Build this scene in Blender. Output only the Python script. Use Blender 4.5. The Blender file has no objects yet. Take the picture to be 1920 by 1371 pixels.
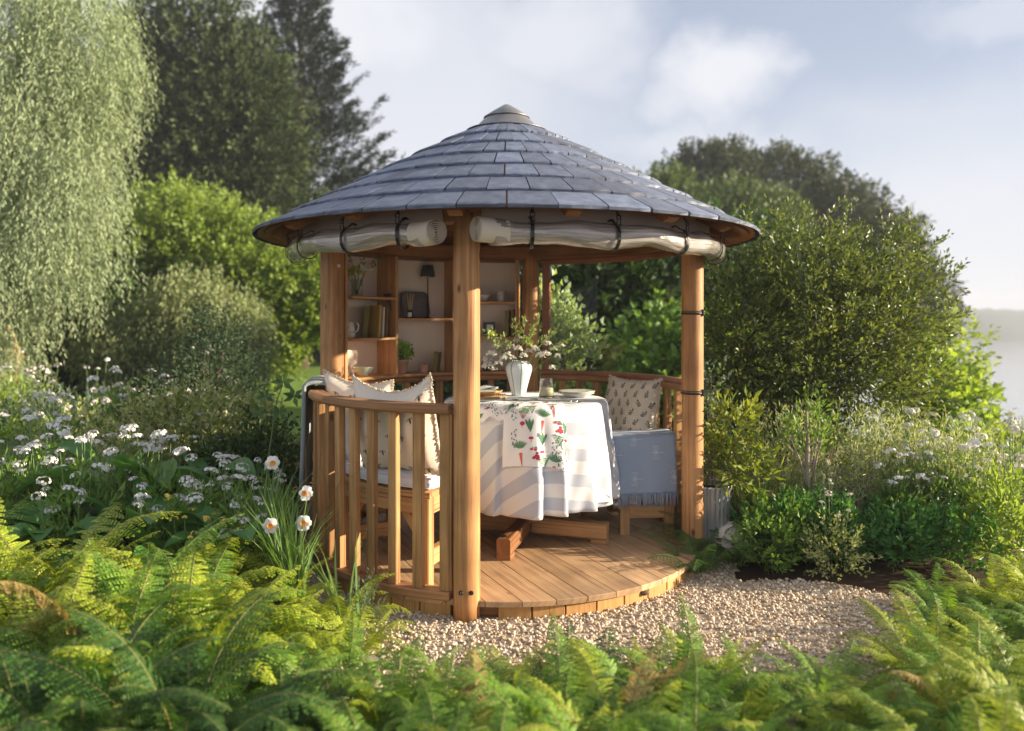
import bpy, math, random
import numpy as np
from mathutils import Vector, Matrix, noise

# ------------------------------------------------------------------ scene, camera, light
SC = bpy.context.scene
COL = SC.collection
PI = math.pi
rad = math.radians
sin, cos = math.sin, math.cos
rnd = random.Random(11)

CAM = Vector((0.034, -5.05, 1.47))
FPX = 1475.0                                   # focal length in photo pixels (1920 wide)
cam_d = bpy.data.cameras.new('camera')
cam = bpy.data.objects.new('camera', cam_d)
COL.objects.link(cam)
cam.location = CAM
cam.rotation_euler = (PI / 2, 0, 0)
cam_d.sensor_width = 36
cam_d.lens = 36 * FPX / 1920
cam_d.shift_y = -80.5 / 1920
cam_d.clip_start = 0.05
cam_d.clip_end = 5000
cam_d.dof.use_dof = True
cam_d.dof.focus_distance = 4.35
cam_d.dof.aperture_fstop = 1.2
SC.camera = cam

SUN_EL, SUN_AZ = 15.5, 1.0                     # azimuth measured from +X towards +Y
sun_dir = Vector((cos(rad(SUN_EL)) * cos(rad(SUN_AZ)), cos(rad(SUN_EL)) * sin(rad(SUN_AZ)), sin(rad(SUN_EL))))
sun_d = bpy.data.lights.new('sun', 'SUN')
sun_d.energy = 5.0
sun_d.angle = rad(0.6)
sun_d.color = (1.0, 0.85, 0.64)
sun = bpy.data.objects.new('sun', sun_d)
COL.objects.link(sun)
sun.rotation_euler = sun_dir.to_track_quat('Z', 'Y').to_euler()

world = bpy.data.worlds.new('World')
SC.world = world
world.use_nodes = True
wt = world.node_tree
wt.nodes.clear()
def wn(t, **k):
    n = wt.nodes.new(t)
    for a, b in k.items(): setattr(n, a, b)
    return n
def wl(a, b): wt.links.new(a, b)
out = wn('ShaderNodeOutputWorld'); bg = wn('ShaderNodeBackground'); bg.inputs[1].default_value = 0.105
sky = wn('ShaderNodeTexSky', sky_type='NISHITA')
sky.sun_disc = False
sky.sun_elevation = rad(SUN_EL)
sky.sun_rotation = rad(90 - SUN_AZ)
sky.air_density = 1.0; sky.dust_density = 0.6; sky.ozone_density = 1.5
tc = wn('ShaderNodeTexCoord')
sep = wn('ShaderNodeSeparateXYZ'); wl(tc.outputs['Generated'], sep.inputs[0])
def wmath(op, a, b=None, clamp=False):
    n = wn('ShaderNodeMath', operation=op); n.use_clamp = clamp
    for i, x in enumerate((a, b)):
        if x is None: continue
        if isinstance(x, (int, float)): n.inputs[i].default_value = x
        else: wl(x, n.inputs[i])
    return n.outputs[0]
zc = wmath('MAXIMUM', sep.outputs[2], 0.0)
# soft cloud layer from noise on the view direction (stretched sideways)
mp = wn('ShaderNodeMapping'); mp.inputs['Scale'].default_value = (1.0, 1.0, 1.7); mp.inputs['Location'].default_value = (0.35, 0.0, 0.1)
wl(tc.outputs['Generated'], mp.inputs[0])
nz = wn('ShaderNodeTexNoise'); nz.inputs['Scale'].default_value = 2.6; nz.inputs['Detail'].default_value = 5; nz.inputs['Roughness'].default_value = 0.5
wl(mp.outputs[0], nz.inputs['Vector'])
cl = wn('ShaderNodeMapRange'); cl.interpolation_type = 'SMOOTHSTEP'
cl.inputs['From Min'].default_value = 0.36; cl.inputs['From Max'].default_value = 0.62
wl(nz.outputs['Fac'], cl.inputs['Value'])
cloud = cl.outputs[0]
# individual soft cumulus clouds, each one a noise-warped spot in the sky
nw = wn('ShaderNodeTexNoise'); nw.inputs['Scale'].default_value = 9.0; nw.inputs['Detail'].default_value = 9; nw.inputs['Roughness'].default_value = 0.6
wl(tc.outputs['Generated'], nw.inputs['Vector'])
warp = wn('ShaderNodeVectorMath', operation='MULTIPLY_ADD')
wl(nw.outputs['Color'], warp.inputs[0]); warp.inputs[1].default_value = (0.16, 0.16, 0.10); wl(tc.outputs['Generated'], warp.inputs[2])
sub = wn('ShaderNodeVectorMath', operation='SUBTRACT'); wl(warp.outputs[0], sub.inputs[0]); sub.inputs[1].default_value = (0.08, 0.08, 0.05)
def spot(px, py, rx, rz, amt):
    d = Vector(((px - 960) / FPX, 1.0, (605 - py) / FPX)).normalized()
    s = wn('ShaderNodeVectorMath', operation='SUBTRACT'); wl(sub.outputs[0], s.inputs[0]); s.inputs[1].default_value = d
    m = wn('ShaderNodeVectorMath', operation='MULTIPLY'); wl(s.outputs[0], m.inputs[0]); m.inputs[1].default_value = (1 / rx, 1 / rx, 1 / rz)
    l = wn('ShaderNodeVectorMath', operation='LENGTH'); wl(m.outputs[0], l.inputs[0])
    r = wn('ShaderNodeMapRange'); r.interpolation_type = 'SMOOTHSTEP'
    r.inputs['From Min'].default_value = 1.25; r.inputs['From Max'].default_value = 0.35; r.inputs['To Max'].default_value = amt
    wl(l.outputs['Value'], r.inputs['Value'])
    return r.outputs[0]
gap = None                                                     # clearer blue-grey gap between the clouds
for s in (spot(1560, 40, 0.42, 0.16, 0.95), spot(1250, 60, 0.10, 0.10, 0.8), spot(1800, 180, 0.25, 0.12, 0.6)): gap = s if gap is None else wmath('MAXIMUM', gap, s)
cloud = wmath('MULTIPLY', cloud, wmath('SUBTRACT', 1.0, gap))
for s in (spot(690, 160, 0.33, 0.20, 0.75), spot(1030, 70, 0.14, 0.075, 0.8), spot(960, 140, 0.10, 0.05, 0.6), spot(1120, 120, 0.09, 0.06, 0.6), spot(1350, 150, 0.085, 0.055, 1.0),
          spot(1300, 190, 0.07, 0.03, 0.7), spot(1330, 265, 0.15, 0.03, 0.55), spot(900, 255, 0.12, 0.03, 0.6), spot(1890, 15, 0.10, 0.03, 0.5)):
    cloud = wmath('MAXIMUM', cloud, s)
hz = wn('ShaderNodeMapRange'); hz.interpolation_type = 'SMOOTHSTEP'                 # paler towards the horizon
hz.inputs['From Min'].default_value = 0.34; hz.inputs['From Max'].default_value = -0.02; hz.inputs['To Max'].default_value = 0.95; hz.inputs['To Min'].default_value = 0.0
wl(sep.outputs[2], hz.inputs['Value'])
veil = wn('ShaderNodeMixRGB'); wl(hz.outputs[0], veil.inputs[0])
skyg = wn('ShaderNodeMixRGB'); skyg.inputs[0].default_value = 0.80
wl(sky.outputs[0], skyg.inputs[1]); skyg.inputs[2].default_value = (1.55, 1.70, 2.15, 1)
wl(skyg.outputs[0], veil.inputs[1]); veil.inputs[2].default_value = (3.0, 3.1, 3.4, 1)
cm = wn('ShaderNodeMixRGB'); wl(cloud, cm.inputs[0]); wl(veil.outputs[0], cm.inputs[1]); cm.inputs[2].default_value = (3.05, 3.12, 3.35, 1)
wl(cm.outputs[0], bg.inputs[0]); wl(bg.outputs[0], out.inputs[0])

SC.view_settings.view_transform = 'Standard'
SC.view_settings.look = 'None'
SC.view_settings.exposure = 1.42
SC.view_settings.gamma = 1.0
SC.cycles.use_denoising = True
SC.cycles.max_bounces = 8
SC.cycles.transparent_max_bounces = 12
SC.cycles.volume_bounces = 0
SC.cycles.sample_clamp_indirect = 6.0
SC.cycles.caustics_reflective = False
SC.cycles.caustics_refractive = False

def at(px, py, d):
    """photo pixel + distance -> point of the place"""
    return Vector((CAM.x + (px - 960) / FPX * d, CAM.y + d, CAM.z - (py - 605) / FPX * d))
def ground_d(py, z=0.0): return FPX * (CAM.z - z) / (py - 605)

# ------------------------------------------------------------------ objects and meshes
def tag(o, label=None, cat=None, group=None, kind=None):
    if label: o['label'] = label
    if cat: o['category'] = cat
    if group: o['group'] = group
    if kind: o['kind'] = kind
    return o
def link(name, mesh, parent=None, loc=(0, 0, 0), rot=(0, 0, 0), sc=1.0, kind=None):
    o = bpy.data.objects.new(name, mesh)
    COL.objects.link(o)
    o.location = loc; o.rotation_euler = rot
    o.scale = (sc, sc, sc) if isinstance(sc, (int, float)) else sc
    if parent: o.parent = parent
    if kind: o['kind'] = kind
    return o
def thing(name, label, cat, loc=(0, 0, 0), rz=0.0, group=None):
    o = link(name, None, None, loc, (0, 0, rz)); o.empty_display_size = 0.1
    return tag(o, label, cat, group)

class MB:
    def __init__(s): s.v = []; s.f = []; s.uv = []; s.m = []; s.sm = []
    def face(s, idx, uvs=None, m=0, smooth=False):
        s.f.append(tuple(idx)); s.uv.append(uvs or [(0, 0)] * len(idx)); s.m.append(m); s.sm.append(smooth)
    def add(s, vs, fs, m=0, smooth=False, uvs=None):
        b = len(s.v); s.v += [tuple(p) for p in vs]
        for f in fs: s.face([b + i for i in f], [uvs[i] for i in f] if uvs else [(vs[i][0], vs[i][1]) for i in f], m, smooth)
    def sweep(s, frames, m=0, smooth=False, caps=True, closed=False, u0=None):
        """frames: list of rings (equal point count)"""
        b = len(s.v); n = len(frames[0]); k = len(frames)
        u = [rnd.random() * 5 if u0 is None else u0]; per = [0.0]
        for i in range(1, k): u.append(u[-1] + (Vector(frames[i][0]) - Vector(frames[i - 1][0])).length)
        for j in range(n): per.append(per[-1] + (Vector(frames[0][(j + 1) % n]) - Vector(frames[0][j])).length)
        for r in frames: s.v += [tuple(p) for p in r]
        kk = k if closed else k - 1
        for i in range(kk):
            i2 = (i + 1) % k; ub = u[i2] if i2 else u[-1] + 0.05
            for j in range(n):
                j2 = (j + 1) % n
                s.face((b + i * n + j, b + i * n + j2, b + i2 * n + j2, b + i2 * n + j),
                       [(u[i], per[j]), (u[i], per[j + 1]), (ub, per[j + 1]), (ub, per[j])], m, smooth)
        if caps and not closed:
            for i, rev in ((0, True), (k - 1, False)):
                idx = list(range(n))
                if rev: idx.reverse()
                o = Vector(frames[i][0])
                s.face([b + i * n + j for j in idx], [(0.02 * (Vector(frames[i][j]) - o).length, per[j] * 0.3) for j in idx], m)
        return s
    def beam(s, a, b, w, h, up=(0, 0, 1), ch=0.004, m=0):
        """chamfered bar from a to b, w across, h along up"""
        a, b = Vector(a), Vector(b); d = (b - a).normalized(); up = Vector(up)
        x = d.cross(up).normalized(); y = x.cross(d)
        sec = [(-w/2+ch, -h/2), (w/2-ch, -h/2), (w/2, -h/2+ch), (w/2, h/2-ch), (w/2-ch, h/2), (-w/2+ch, h/2), (-w/2, h/2-ch), (-w/2, -h/2+ch)]
        return s.sweep([[p + x * i + y * j for i, j in sec] for p in (a, b)], m)
    def arc(s, r0, r1, z0, z1, a0, a1, ch=0.004, step=4.0, m=0, smooth=False, rz=None):
        """curved bar; angles in degrees. rz(angle)->extra z"""
        k = max(2, int(abs(a1 - a0) / step) + 1)
        sec = [(r0+ch, z0), (r1-ch, z0), (r1, z0+ch), (r1, z1-ch), (r1-ch, z1), (r0+ch, z1), (r0, z1-ch), (r0, z0+ch)]
        fr = []
        for i in range(k):
            a = rad(a0 + (a1 - a0) * i / (k - 1))
            fr.append([Vector((r * cos(a), r * sin(a), z)) for r, z in sec])
        return s.sweep(fr, m, smooth)
    def tube(s, pts, r, n=8, m=0, caps=True, smooth=True):
        pts = [Vector(p) for p in pts]; rs = r if isinstance(r, (list, tuple)) else [r] * len(pts)
        t0 = (pts[1] - pts[0]).normalized()
        x = t0.cross(Vector((0, 0, 1)));  x = (x if x.length > 0.05 else t0.cross(Vector((1, 0, 0)))).normalized()
        fr = []
        for i, p in enumerate(pts):
            t = (pts[min(i + 1, len(pts) - 1)] - pts[max(i - 1, 0)]).normalized()
            x = (x - t * x.dot(t)).normalized(); y = t.cross(x)
            fr.append([p + (x * cos(2*PI*j/n) + y * sin(2*PI*j/n)) * rs[i] for j in range(n)])
        return s.sweep(fr, m, smooth, caps)
    def lathe(s, prof, n=24, m=0, smooth=True, c=(0, 0, 0), a0=0.0):
        c = Vector(c); b = len(s.v); k = len(prof)
        for r, z in prof:
            for j in range(n):
                a = 2 * PI * j / n + a0; s.v.append((c.x + r * cos(a), c.y + r * sin(a), c.z + z))
        acc = 0.0
        for i in range(k - 1):
            dl = math.hypot(prof[i+1][0] - prof[i][0], prof[i+1][1] - prof[i][1])
            for j in range(n):
                j2 = (j + 1) % n
                s.face((b+i*n+j, b+i*n+j2, b+(i+1)*n+j2, b+(i+1)*n+j), [(j/n, acc), ((j+1)/n, acc), ((j+1)/n, acc+dl), (j/n, acc+dl)], m, smooth)
            acc += dl
        return s
    def blob(s, c, r, n=8, m=0, sc=(1, 1, 1), jit=0.0, k=5):
        c = Vector(c); b = len(s.v)
        for i in range(k + 1):
            ph = PI * i / k
            for j in range(n):
                a = 2 * PI * j / n
                q = 1 + (rnd.random() - .5) * jit
                s.v.append((c.x + r*sc[0]*q*sin(ph)*cos(a), c.y + r*sc[1]*q*sin(ph)*sin(a), c.z - r*sc[2]*cos(ph)))
        for i in range(k):
            for j in range(n):
                j2 = (j + 1) % n
                s.face((b+i*n+j, b+i*n+j2, b+(i+1)*n+j2, b+(i+1)*n+j), None, m, True)
        return s
    def grid(s, fn, nu, nv, m=0, smooth=True, uvs=1.0):
        b = len(s.v)
        for j in range(nv + 1):
            for i in range(nu + 1): s.v.append(tuple(fn(i / nu, j / nv)))
        for j in range(nv):
            for i in range(nu):
                q = b + j * (nu + 1) + i
                s.face((q, q + 1, q + nu + 2, q + nu + 1), [(i/nu*uvs, j/nv*uvs), ((i+1)/nu*uvs, j/nv*uvs), ((i+1)/nu*uvs, (j+1)/nv*uvs), (i/nu*uvs, (j+1)/nv*uvs)], m, smooth)
        return s
    def mesh(s, name, mats):
        me = bpy.data.meshes.new(name); me.from_pydata(s.v, [], s.f)
        for mt in (mats if isinstance(mats, (list, tuple)) else [mats]): me.materials.append(mt)
        me.polygons.foreach_set('material_index', s.m); me.polygons.foreach_set('use_smooth', s.sm)
        ul = me.uv_layers.new(name='UVMap')
        ul.data.foreach_set('uv', [c for f in s.uv for p in f for c in p])
        me.update(); return me
    def obj(s, name, mats, parent=None, loc=(0, 0, 0), rot=(0, 0, 0), sc=1.0, kind=None):
        return link(name, s.mesh(name, mats), parent, loc, rot, sc, kind)

# ------------------------------------------------------------------ materials
def mat_nodes(name):
    m = bpy.data.materials.new(name); m.use_nodes = True; t = m.node_tree
    p = t.nodes['Principled BSDF']; return m, t, p
def N(t, ty, **k):
    n = t.nodes.new(ty)
    for a, b in k.items():
        if a in n.bl_rna.properties: setattr(n, a, b)
        else: n.inputs[a].default_value = b
    return n
def rgb(c): return (c[0], c[1], c[2], 1)
def mixc(t, f, a, b, mode='MIX'):
    n = N(t, 'ShaderNodeMixRGB', blend_type=mode)
    for i, x in ((0, f), (1, a), (2, b)):
        if isinstance(x, (int, float)): n.inputs[i].default_value = x
        elif isinstance(x, (tuple, list)): n.inputs[i].default_value = rgb(x)
        else: t.links.new(x, n.inputs[i])
    return n.outputs[0]
def bump(t, p, h, s, dist=0.01):
    b = N(t, 'ShaderNodeBump', Strength=s, Distance=dist); t.links.new(h, b.inputs['Height']); t.links.new(b.outputs[0], p.inputs['Normal'])
def wood(name, c1, c2, knot=(0.10, 0.04, 0.015), rough=0.55, knots=0.5, gs=1.0):
    m, t, p = mat_nodes(name); L = t.links.new
    uv = N(t, 'ShaderNodeUVMap'); oi = N(t, 'ShaderNodeObjectInfo')
    cmb = N(t, 'ShaderNodeCombineXYZ'); mu = N(t, 'ShaderNodeMath', operation='MULTIPLY'); mu.inputs[1].default_value = 61.0
    L(oi.outputs['Random'], mu.inputs[0]); L(mu.outputs[0], cmb.inputs[0]); L(mu.outputs[0], cmb.inputs[1])
    ad = N(t, 'ShaderNodeVectorMath', operation='ADD'); L(uv.outputs[0], ad.inputs[0]); L(cmb.outputs[0], ad.inputs[1])
    m1 = N(t, 'ShaderNodeMapping'); m1.inputs['Scale'].default_value = (1.3*gs, 30*gs, 1); L(ad.outputs[0], m1.inputs[0])
    wob = N(t, 'ShaderNodeTexNoise', Scale=2.2, Detail=2.0); L(ad.outputs[0], wob.inputs['Vector'])
    wv = N(t, 'ShaderNodeVectorMath', operation='MULTIPLY_ADD'); L(wob.outputs['Color'], wv.inputs[0]); wv.inputs[1].default_value = (0.0, 2.2, 0.0); L(m1.outputs[0], wv.inputs[2])
    n1 = N(t, 'ShaderNodeTexNoise', Scale=1.0, Detail=6.0, Roughness=0.62); L(wv.outputs[0], n1.inputs['Vector'])
    r1 = N(t, 'ShaderNodeMapRange'); r1.inputs['From Min'].default_value = 0.32; r1.inputs['From Max'].default_value = 0.68; L(n1.outputs['Fac'], r1.inputs['Value'])
    col = mixc(t, r1.outputs[0], c1, c2)
    m2 = N(t, 'ShaderNodeMapping'); m2.inputs['Scale'].default_value = (5.5, 11, 1); L(ad.outputs[0], m2.inputs[0])
    vo = N(t, 'ShaderNodeTexVoronoi', Scale=1.0, Randomness=1.0); L(m2.outputs[0], vo.inputs['Vector'])
    kr = N(t, 'ShaderNodeMapRange', interpolation_type='SMOOTHSTEP'); kr.inputs['From Min'].default_value = 0.19; kr.inputs['From Max'].default_value = 0.06; kr.inputs['To Max'].default_value = knots
    L(vo.outputs['Distance'], kr.inputs['Value'])
    sp = N(t, 'ShaderNodeSeparateColor'); L(vo.outputs['Color'], sp.inputs[0])
    gt = N(t, 'ShaderNodeMath', operation='GREATER_THAN'); gt.inputs[1].default_value = 0.78; L(sp.outputs[0], gt.inputs[0])
    km = N(t, 'ShaderNodeMath', operation='MULTIPLY'); L(kr.outputs[0], km.inputs[0]); L(gt.outputs[0], km.inputs[1])
    col = mixc(t, km.outputs[0], col, knot)
    m3 = N(t, 'ShaderNodeMapping'); m3.inputs['Scale'].default_value = (0.9*gs, 75*gs, 1); L(ad.outputs[0], m3.inputs[0])
    n3 = N(t, 'ShaderNodeTexNoise', Scale=1.0, Detail=3.0); L(m3.outputs[0], n3.inputs['Vector'])
    r3 = N(t, 'ShaderNodeMapRange'); r3.inputs['From Min'].default_value = 0.43; r3.inputs['From Max'].default_value = 0.30; r3.inputs['To Max'].default_value = 0.75; L(n3.outputs['Fac'], r3.inputs['Value'])
    col = mixc(t, r3.outputs[0], col, knot)
    big = N(t, 'ShaderNodeTexNoise', Scale=3.0, Detail=3.0); L(ad.outputs[0], big.inputs['Vector'])
    br = N(t, 'ShaderNodeMapRange'); br.inputs['From Min'].default_value = 0.3; br.inputs['From Max'].default_value = 0.7; br.inputs['To Min'].default_value = 0.68; br.inputs['To Max'].default_value = 1.18; L(big.outputs['Fac'], br.inputs['Value'])
    rr = N(t, 'ShaderNodeMapRange'); rr.inputs['To Min'].default_value = 0.84; rr.inputs['To Max'].default_value = 1.14; L(oi.outputs['Random'], rr.inputs['Value'])
    mm = N(t, 'ShaderNodeMath', operation='MULTIPLY'); L(br.outputs[0], mm.inputs[0]); L(rr.outputs[0], mm.inputs[1])
    cb = N(t, 'ShaderNodeCombineXYZ')
    for i in range(3): L(mm.outputs[0], cb.inputs[i])
    col = mixc(t, 1.0, col, cb.outputs[0], 'MULTIPLY')
    L(col, p.inputs['Base Color']); p.inputs['Roughness'].default_value = rough; p.inputs['Specular IOR Level'].default_value = 0.35
    bump(t, p, n1.outputs['Fac'], 0.6, 0.004)
    return m
def plain(name, c, rough=0.5, metal=0.0, var=0.12, scale=8.0, bmp=0.0, spec=0.5, coat=0.0):
    m, t, p = mat_nodes(name)
    tc = N(t, 'ShaderNodeTexCoord'); n = N(t, 'ShaderNodeTexNoise', Scale=scale, Detail=5.0); t.links.new(tc.outputs['Object'], n.inputs['Vector'])
    lo = [x * (1 - var) for x in c]; hi = [min(1, x * (1 + var)) for x in c]
    t.links.new(mixc(t, n.outputs['Fac'], lo, hi), p.inputs['Base Color'])
    p.inputs['Roughness'].default_value = rough; p.inputs['Metallic'].default_value = metal; p.inputs['Specular IOR Level'].default_value = spec
    p.inputs['Coat Weight'].default_value = coat
    if bmp: bump(t, p, n.outputs['Fac'], bmp)
    return m
def fabric(name, c, scale=500.0, rough=0.9, var=0.1, bs=0.25, c2=None, mix_uv=None):
    m, t, p = mat_nodes(name); L = t.links.new
    tc = N(t, 'ShaderNodeTexCoord')
    n = N(t, 'ShaderNodeTexNoise', Scale=scale, Detail=1.0); L(tc.outputs['Object'], n.inputs['Vector'])
    b = N(t, 'ShaderNodeTexNoise', Scale=9.0, Detail=4.0); L(tc.outputs['Object'], b.inputs['Vector'])
    col = mixc(t, n.outputs['Fac'], [x*(1-var) for x in c], [min(1, x*(1+var)) for x in c])
    if mix_uv:                                   # stripes woven into the cloth, in cloth coordinates
        uv = N(t, 'ShaderNodeUVMap'); mp = N(t, 'ShaderNodeMapping'); mp.inputs['Rotation'].default_value = (0, 0, mix_uv[0]); mp.inputs['Location'].default_value = (0, mix_uv[3] if len(mix_uv) > 3 else 0, 0)
        L(uv.outputs[0], mp.inputs[0]); s = N(t, 'ShaderNodeSeparateXYZ'); L(mp.outputs[0], s.inputs[0])
        mu = N(t, 'ShaderNodeMath', operation='MULTIPLY'); mu.inputs[1].default_value = 1 / mix_uv[1]; L(s.outputs[1], mu.inputs[0])
        fr = N(t, 'ShaderNodeMath', operation='FRACT'); L(mu.outputs[0], fr.inputs[0])
        lt = N(t, 'ShaderNodeMath', operation='LESS_THAN'); lt.inputs[1].default_value = mix_uv[2]; L(fr.outputs[0], lt.inputs[0])
        col = mixc(t, lt.outputs[0], col, c2)
    L(col, p.inputs['Base Color']); p.inputs['Roughness'].default_value = rough; p.inputs['Specular IOR Level'].default_value = 0.15
    p.inputs['Sheen Weight'].default_value = 0.15
    ad = N(t, 'ShaderNodeMath', operation='MULTIPLY_ADD'); L(b.outputs['Fac'], ad.inputs[0]); ad.inputs[1].default_value = 3.0; L(n.outputs['Fac'], ad.inputs[2])
    bump(t, p, ad.outputs[0], bs, 0.004)
    return m
def leafm(name, c1, c2, trans=0.35, rough=0.5, spec=0.35, tc=None):
    m, t, p = mat_nodes(name); L = t.links.new
    g = N(t, 'ShaderNodeNewGeometry'); oi = N(t, 'ShaderNodeObjectInfo')
    a = mixc(t, g.outputs['Random Per Island'], c1, c2)
    r = N(t, 'ShaderNodeMapRange'); r.inputs['To Min'].default_value = 0.82; r.inputs['To Max'].default_value = 1.18; L(oi.outputs['Random'], r.inputs['Value'])
    cb = N(t, 'ShaderNodeCombineXYZ')
    for i in range(3): L(r.outputs[0], cb.inputs[i])
    a = mixc(t, 1.0, a, cb.outputs[0], 'MULTIPLY')
    L(a, p.inputs['Base Color']); p.inputs['Roughness'].default_value = rough; p.inputs['Specular IOR Level'].default_value = spec
    tr = N(t, 'ShaderNodeBsdfTranslucent'); L(mixc(t, 1.0, a, tc or (1.5, 1.45, 0.6), 'MULTIPLY'), tr.inputs[0])
    mx = N(t, 'ShaderNodeMixShader'); mx.inputs[0].default_value = trans
    L(p.outputs[0], mx.inputs[1]); L(tr.outputs[0], mx.inputs[2]); L(mx.outputs[0], t.nodes['Material Output'].inputs[0])
    return m
def glass(name, tint=(1, 1, 1), rough=0.02, fres=1.45, refl=0.9):
    m = bpy.data.materials.new(name); m.use_nodes = True; t = m.node_tree; t.nodes.clear(); L = t.links.new
    o = N(t, 'ShaderNodeOutputMaterial'); f_ = N(t, 'ShaderNodeLayerWeight', Blend=0.25); f = N(t, 'ShaderNodeMapRange'); f.inputs['To Min'].default_value = 0.03; f.inputs['To Max'].default_value = 0.55 * refl; f.inputs['To Min'].default_value = 0.03 * min(1, refl * 1.5); L(f_.outputs['Facing'], f.inputs['Value']); g = N(t, 'ShaderNodeBsdfGlossy', Roughness=rough)
    tr = N(t, 'ShaderNodeBsdfTransparent'); tr.inputs[0].default_value = rgb(tint)
    mx = N(t, 'ShaderNodeMixShader'); L(f.outputs[0], mx.inputs[0]); L(tr.outputs[0], mx.inputs[1]); L(g.outputs[0], mx.inputs[2]); L(mx.outputs[0], o.inputs[0])
    return m

# ------------------------------------------------------------------ foliage
def norm(a): return a / np.maximum(np.linalg.norm(a, axis=1, keepdims=True), 1e-9)
def leaf_arrays(P, D, U, Ln, W, fold=0.2):
    """one folded diamond leaf per row: base, left, tip, right"""
    n = len(P); D = norm(D); S = norm(np.cross(D, U)); Nn = np.cross(S, D)
    Ln = np.broadcast_to(np.asarray(Ln, float), (n,))[:, None]; W = np.broadcast_to(np.asarray(W, float), (n,))[:, None]
    mid = P + D * Ln * 0.45 + Nn * W * fold
    V = np.stack([P, mid - S * W * 0.5, P + D * Ln - Nn * Ln * 0.08, mid + S * W * 0.5], axis=1).reshape(-1, 3)
    b = (np.arange(n) * 4)[:, None]
    F = np.concatenate([b + [0, 1, 2], b + [0, 2, 3]], axis=1).reshape(-1, 3)
    return V, F
def np_mesh(name, V, F, mats, mi=None, smooth=False):
    me = bpy.data.meshes.new(name); me.vertices.add(len(V)); me.vertices.foreach_set('co', np.ascontiguousarray(V, np.float32).ravel())
    k = F.shape[1]; n = len(F); me.loops.add(n * k); me.loops.foreach_set('vertex_index', np.ascontiguousarray(F, np.int32).ravel())
    me.polygons.add(n); me.polygons.foreach_set('loop_start', np.arange(0, n * k, k, dtype=np.int32)); me.polygons.foreach_set('loop_total', np.full(n, k, np.int32))
    for m in (mats if isinstance(mats, (list, tuple)) else [mats]): me.materials.append(m)
    if mi is not None: me.polygons.foreach_set('material_index', np.ascontiguousarray(mi, np.int32))
    if smooth: me.polygons.foreach_set('use_smooth', np.ones(n, bool))
    me.update(); me.validate(); return me
def rand_dirs(g, n):
    return norm(g.normal(size=(n, 3)))
def sprigs(g, C, D, tl, k, ll, lw, spread=0.8, up=0.0, jit=0.3):
    """k leaves along a twig of length tl for each centre C with direction D"""
    n = len(C); D = norm(D); t = (np.arange(k) + 0.5) / k
    tl = np.broadcast_to(np.asarray(tl, float), (n,))
    P = C[:, None, :] + D[:, None, :] * (t[None, :, None] * tl[:, None, None])
    P = P.reshape(-1, 3); Dr = np.repeat(D, k, axis=0); R = rand_dirs(g, n * k)
    LD = Dr + R * spread; LD[:, 2] += up; P = P + R * jit * ll
    L = ll * g.uniform(0.6, 1.2, n * k); W = lw * g.uniform(0.7, 1.2, n * k)
    return leaf_arrays(P, LD, rand_dirs(g, n * k), L, W)
def crown_pts(g, lobes, n, shell=0.55, pw=1.0):
    """points through a union of ellipsoids, densest near their surfaces; returns points and outward directions"""
    vol = np.array([l[3] * l[4] * l[5] for l in lobes]) ** 0.67; vol = vol / vol.sum()
    which = g.choice(len(lobes), n, p=vol); d = rand_dirs(g, n)
    r = shell + (1 - shell) * g.uniform(0, 1, n) ** pw
    c = np.array([l[:3] for l in lobes])[which]; s = np.array([l[3:6] for l in lobes])[which]
    bumpy = 1 + 0.10 * np.sin(7 * d[:, 0] + 3 * c[:, 0]) * np.sin(6 * d[:, 2] + c[:, 1]) + 0.06 * g.normal(size=n)
    return c + d * s * (r * bumpy)[:, None], d
def merge(parts):
    Vs, Fs, b = [], [], 0
    for V, F in parts: Vs.append(V); Fs.append(F + b); b += len(V)
    return np.concatenate(Vs), np.concatenate(Fs)
# ------------------------------------------------------------------ shared materials
M_POST = wood('turned_post_wood', (0.36, 0.155, 0.052), (0.62, 0.335, 0.14), knots=0.95)
M_RAIL = wood('rail_wood', (0.29, 0.135, 0.058), (0.46, 0.235, 0.105), knots=0.45)
M_BAL = wood('baluster_wood', (0.35, 0.17, 0.062), (0.57, 0.32, 0.13), knots=0.75)
M_DECK = wood('deck_wood', (0.42, 0.25, 0.13), (0.64, 0.42, 0.235), knots=0.4, rough=0.5)
M_FASC = wood('pale_new_wood', (0.50, 0.26, 0.085), (0.62, 0.36, 0.14), knots=0.45)
M_DARKW = wood('dark_board_wood', (0.22, 0.095, 0.036), (0.35, 0.155, 0.06), knots=0.4)  # dark brown wood for rafters, beams and backing boards
M_CRATE = wood('joinery_wood', (0.48, 0.23, 0.085), (0.66, 0.37, 0.16), knots=0.5)
M_FRAME = wood('window_frame_wood', (0.31, 0.125, 0.065), (0.38, 0.165, 0.09), knots=0.1)
M_BLACK = plain('black_plastic', (0.012, 0.012, 0.013), 0.35)
M_STEEL = plain('galvanised_steel', (0.55, 0.56, 0.58), 0.35, 0.9, 0.15, 30)
M_LEAD = plain('brushed_zinc', (0.20, 0.20, 0.205), 0.45, 0.5, 0.25, 14, 0.2)
M_PANEL = plain('cream_back_panel', (0.80, 0.68, 0.56), 0.8, 0, 0.04, 3)
M_CANVAS = fabric('taupe_canvas', (0.42, 0.34, 0.27), 300)
M_CREAM = fabric('cream_canvas', (0.74, 0.66, 0.56), 300, bs=0.4)
M_SOIL = plain('soil', (0.05, 0.03, 0.02), 0.95, 0, 0.5, 30, 0.6, 0.1)

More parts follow.
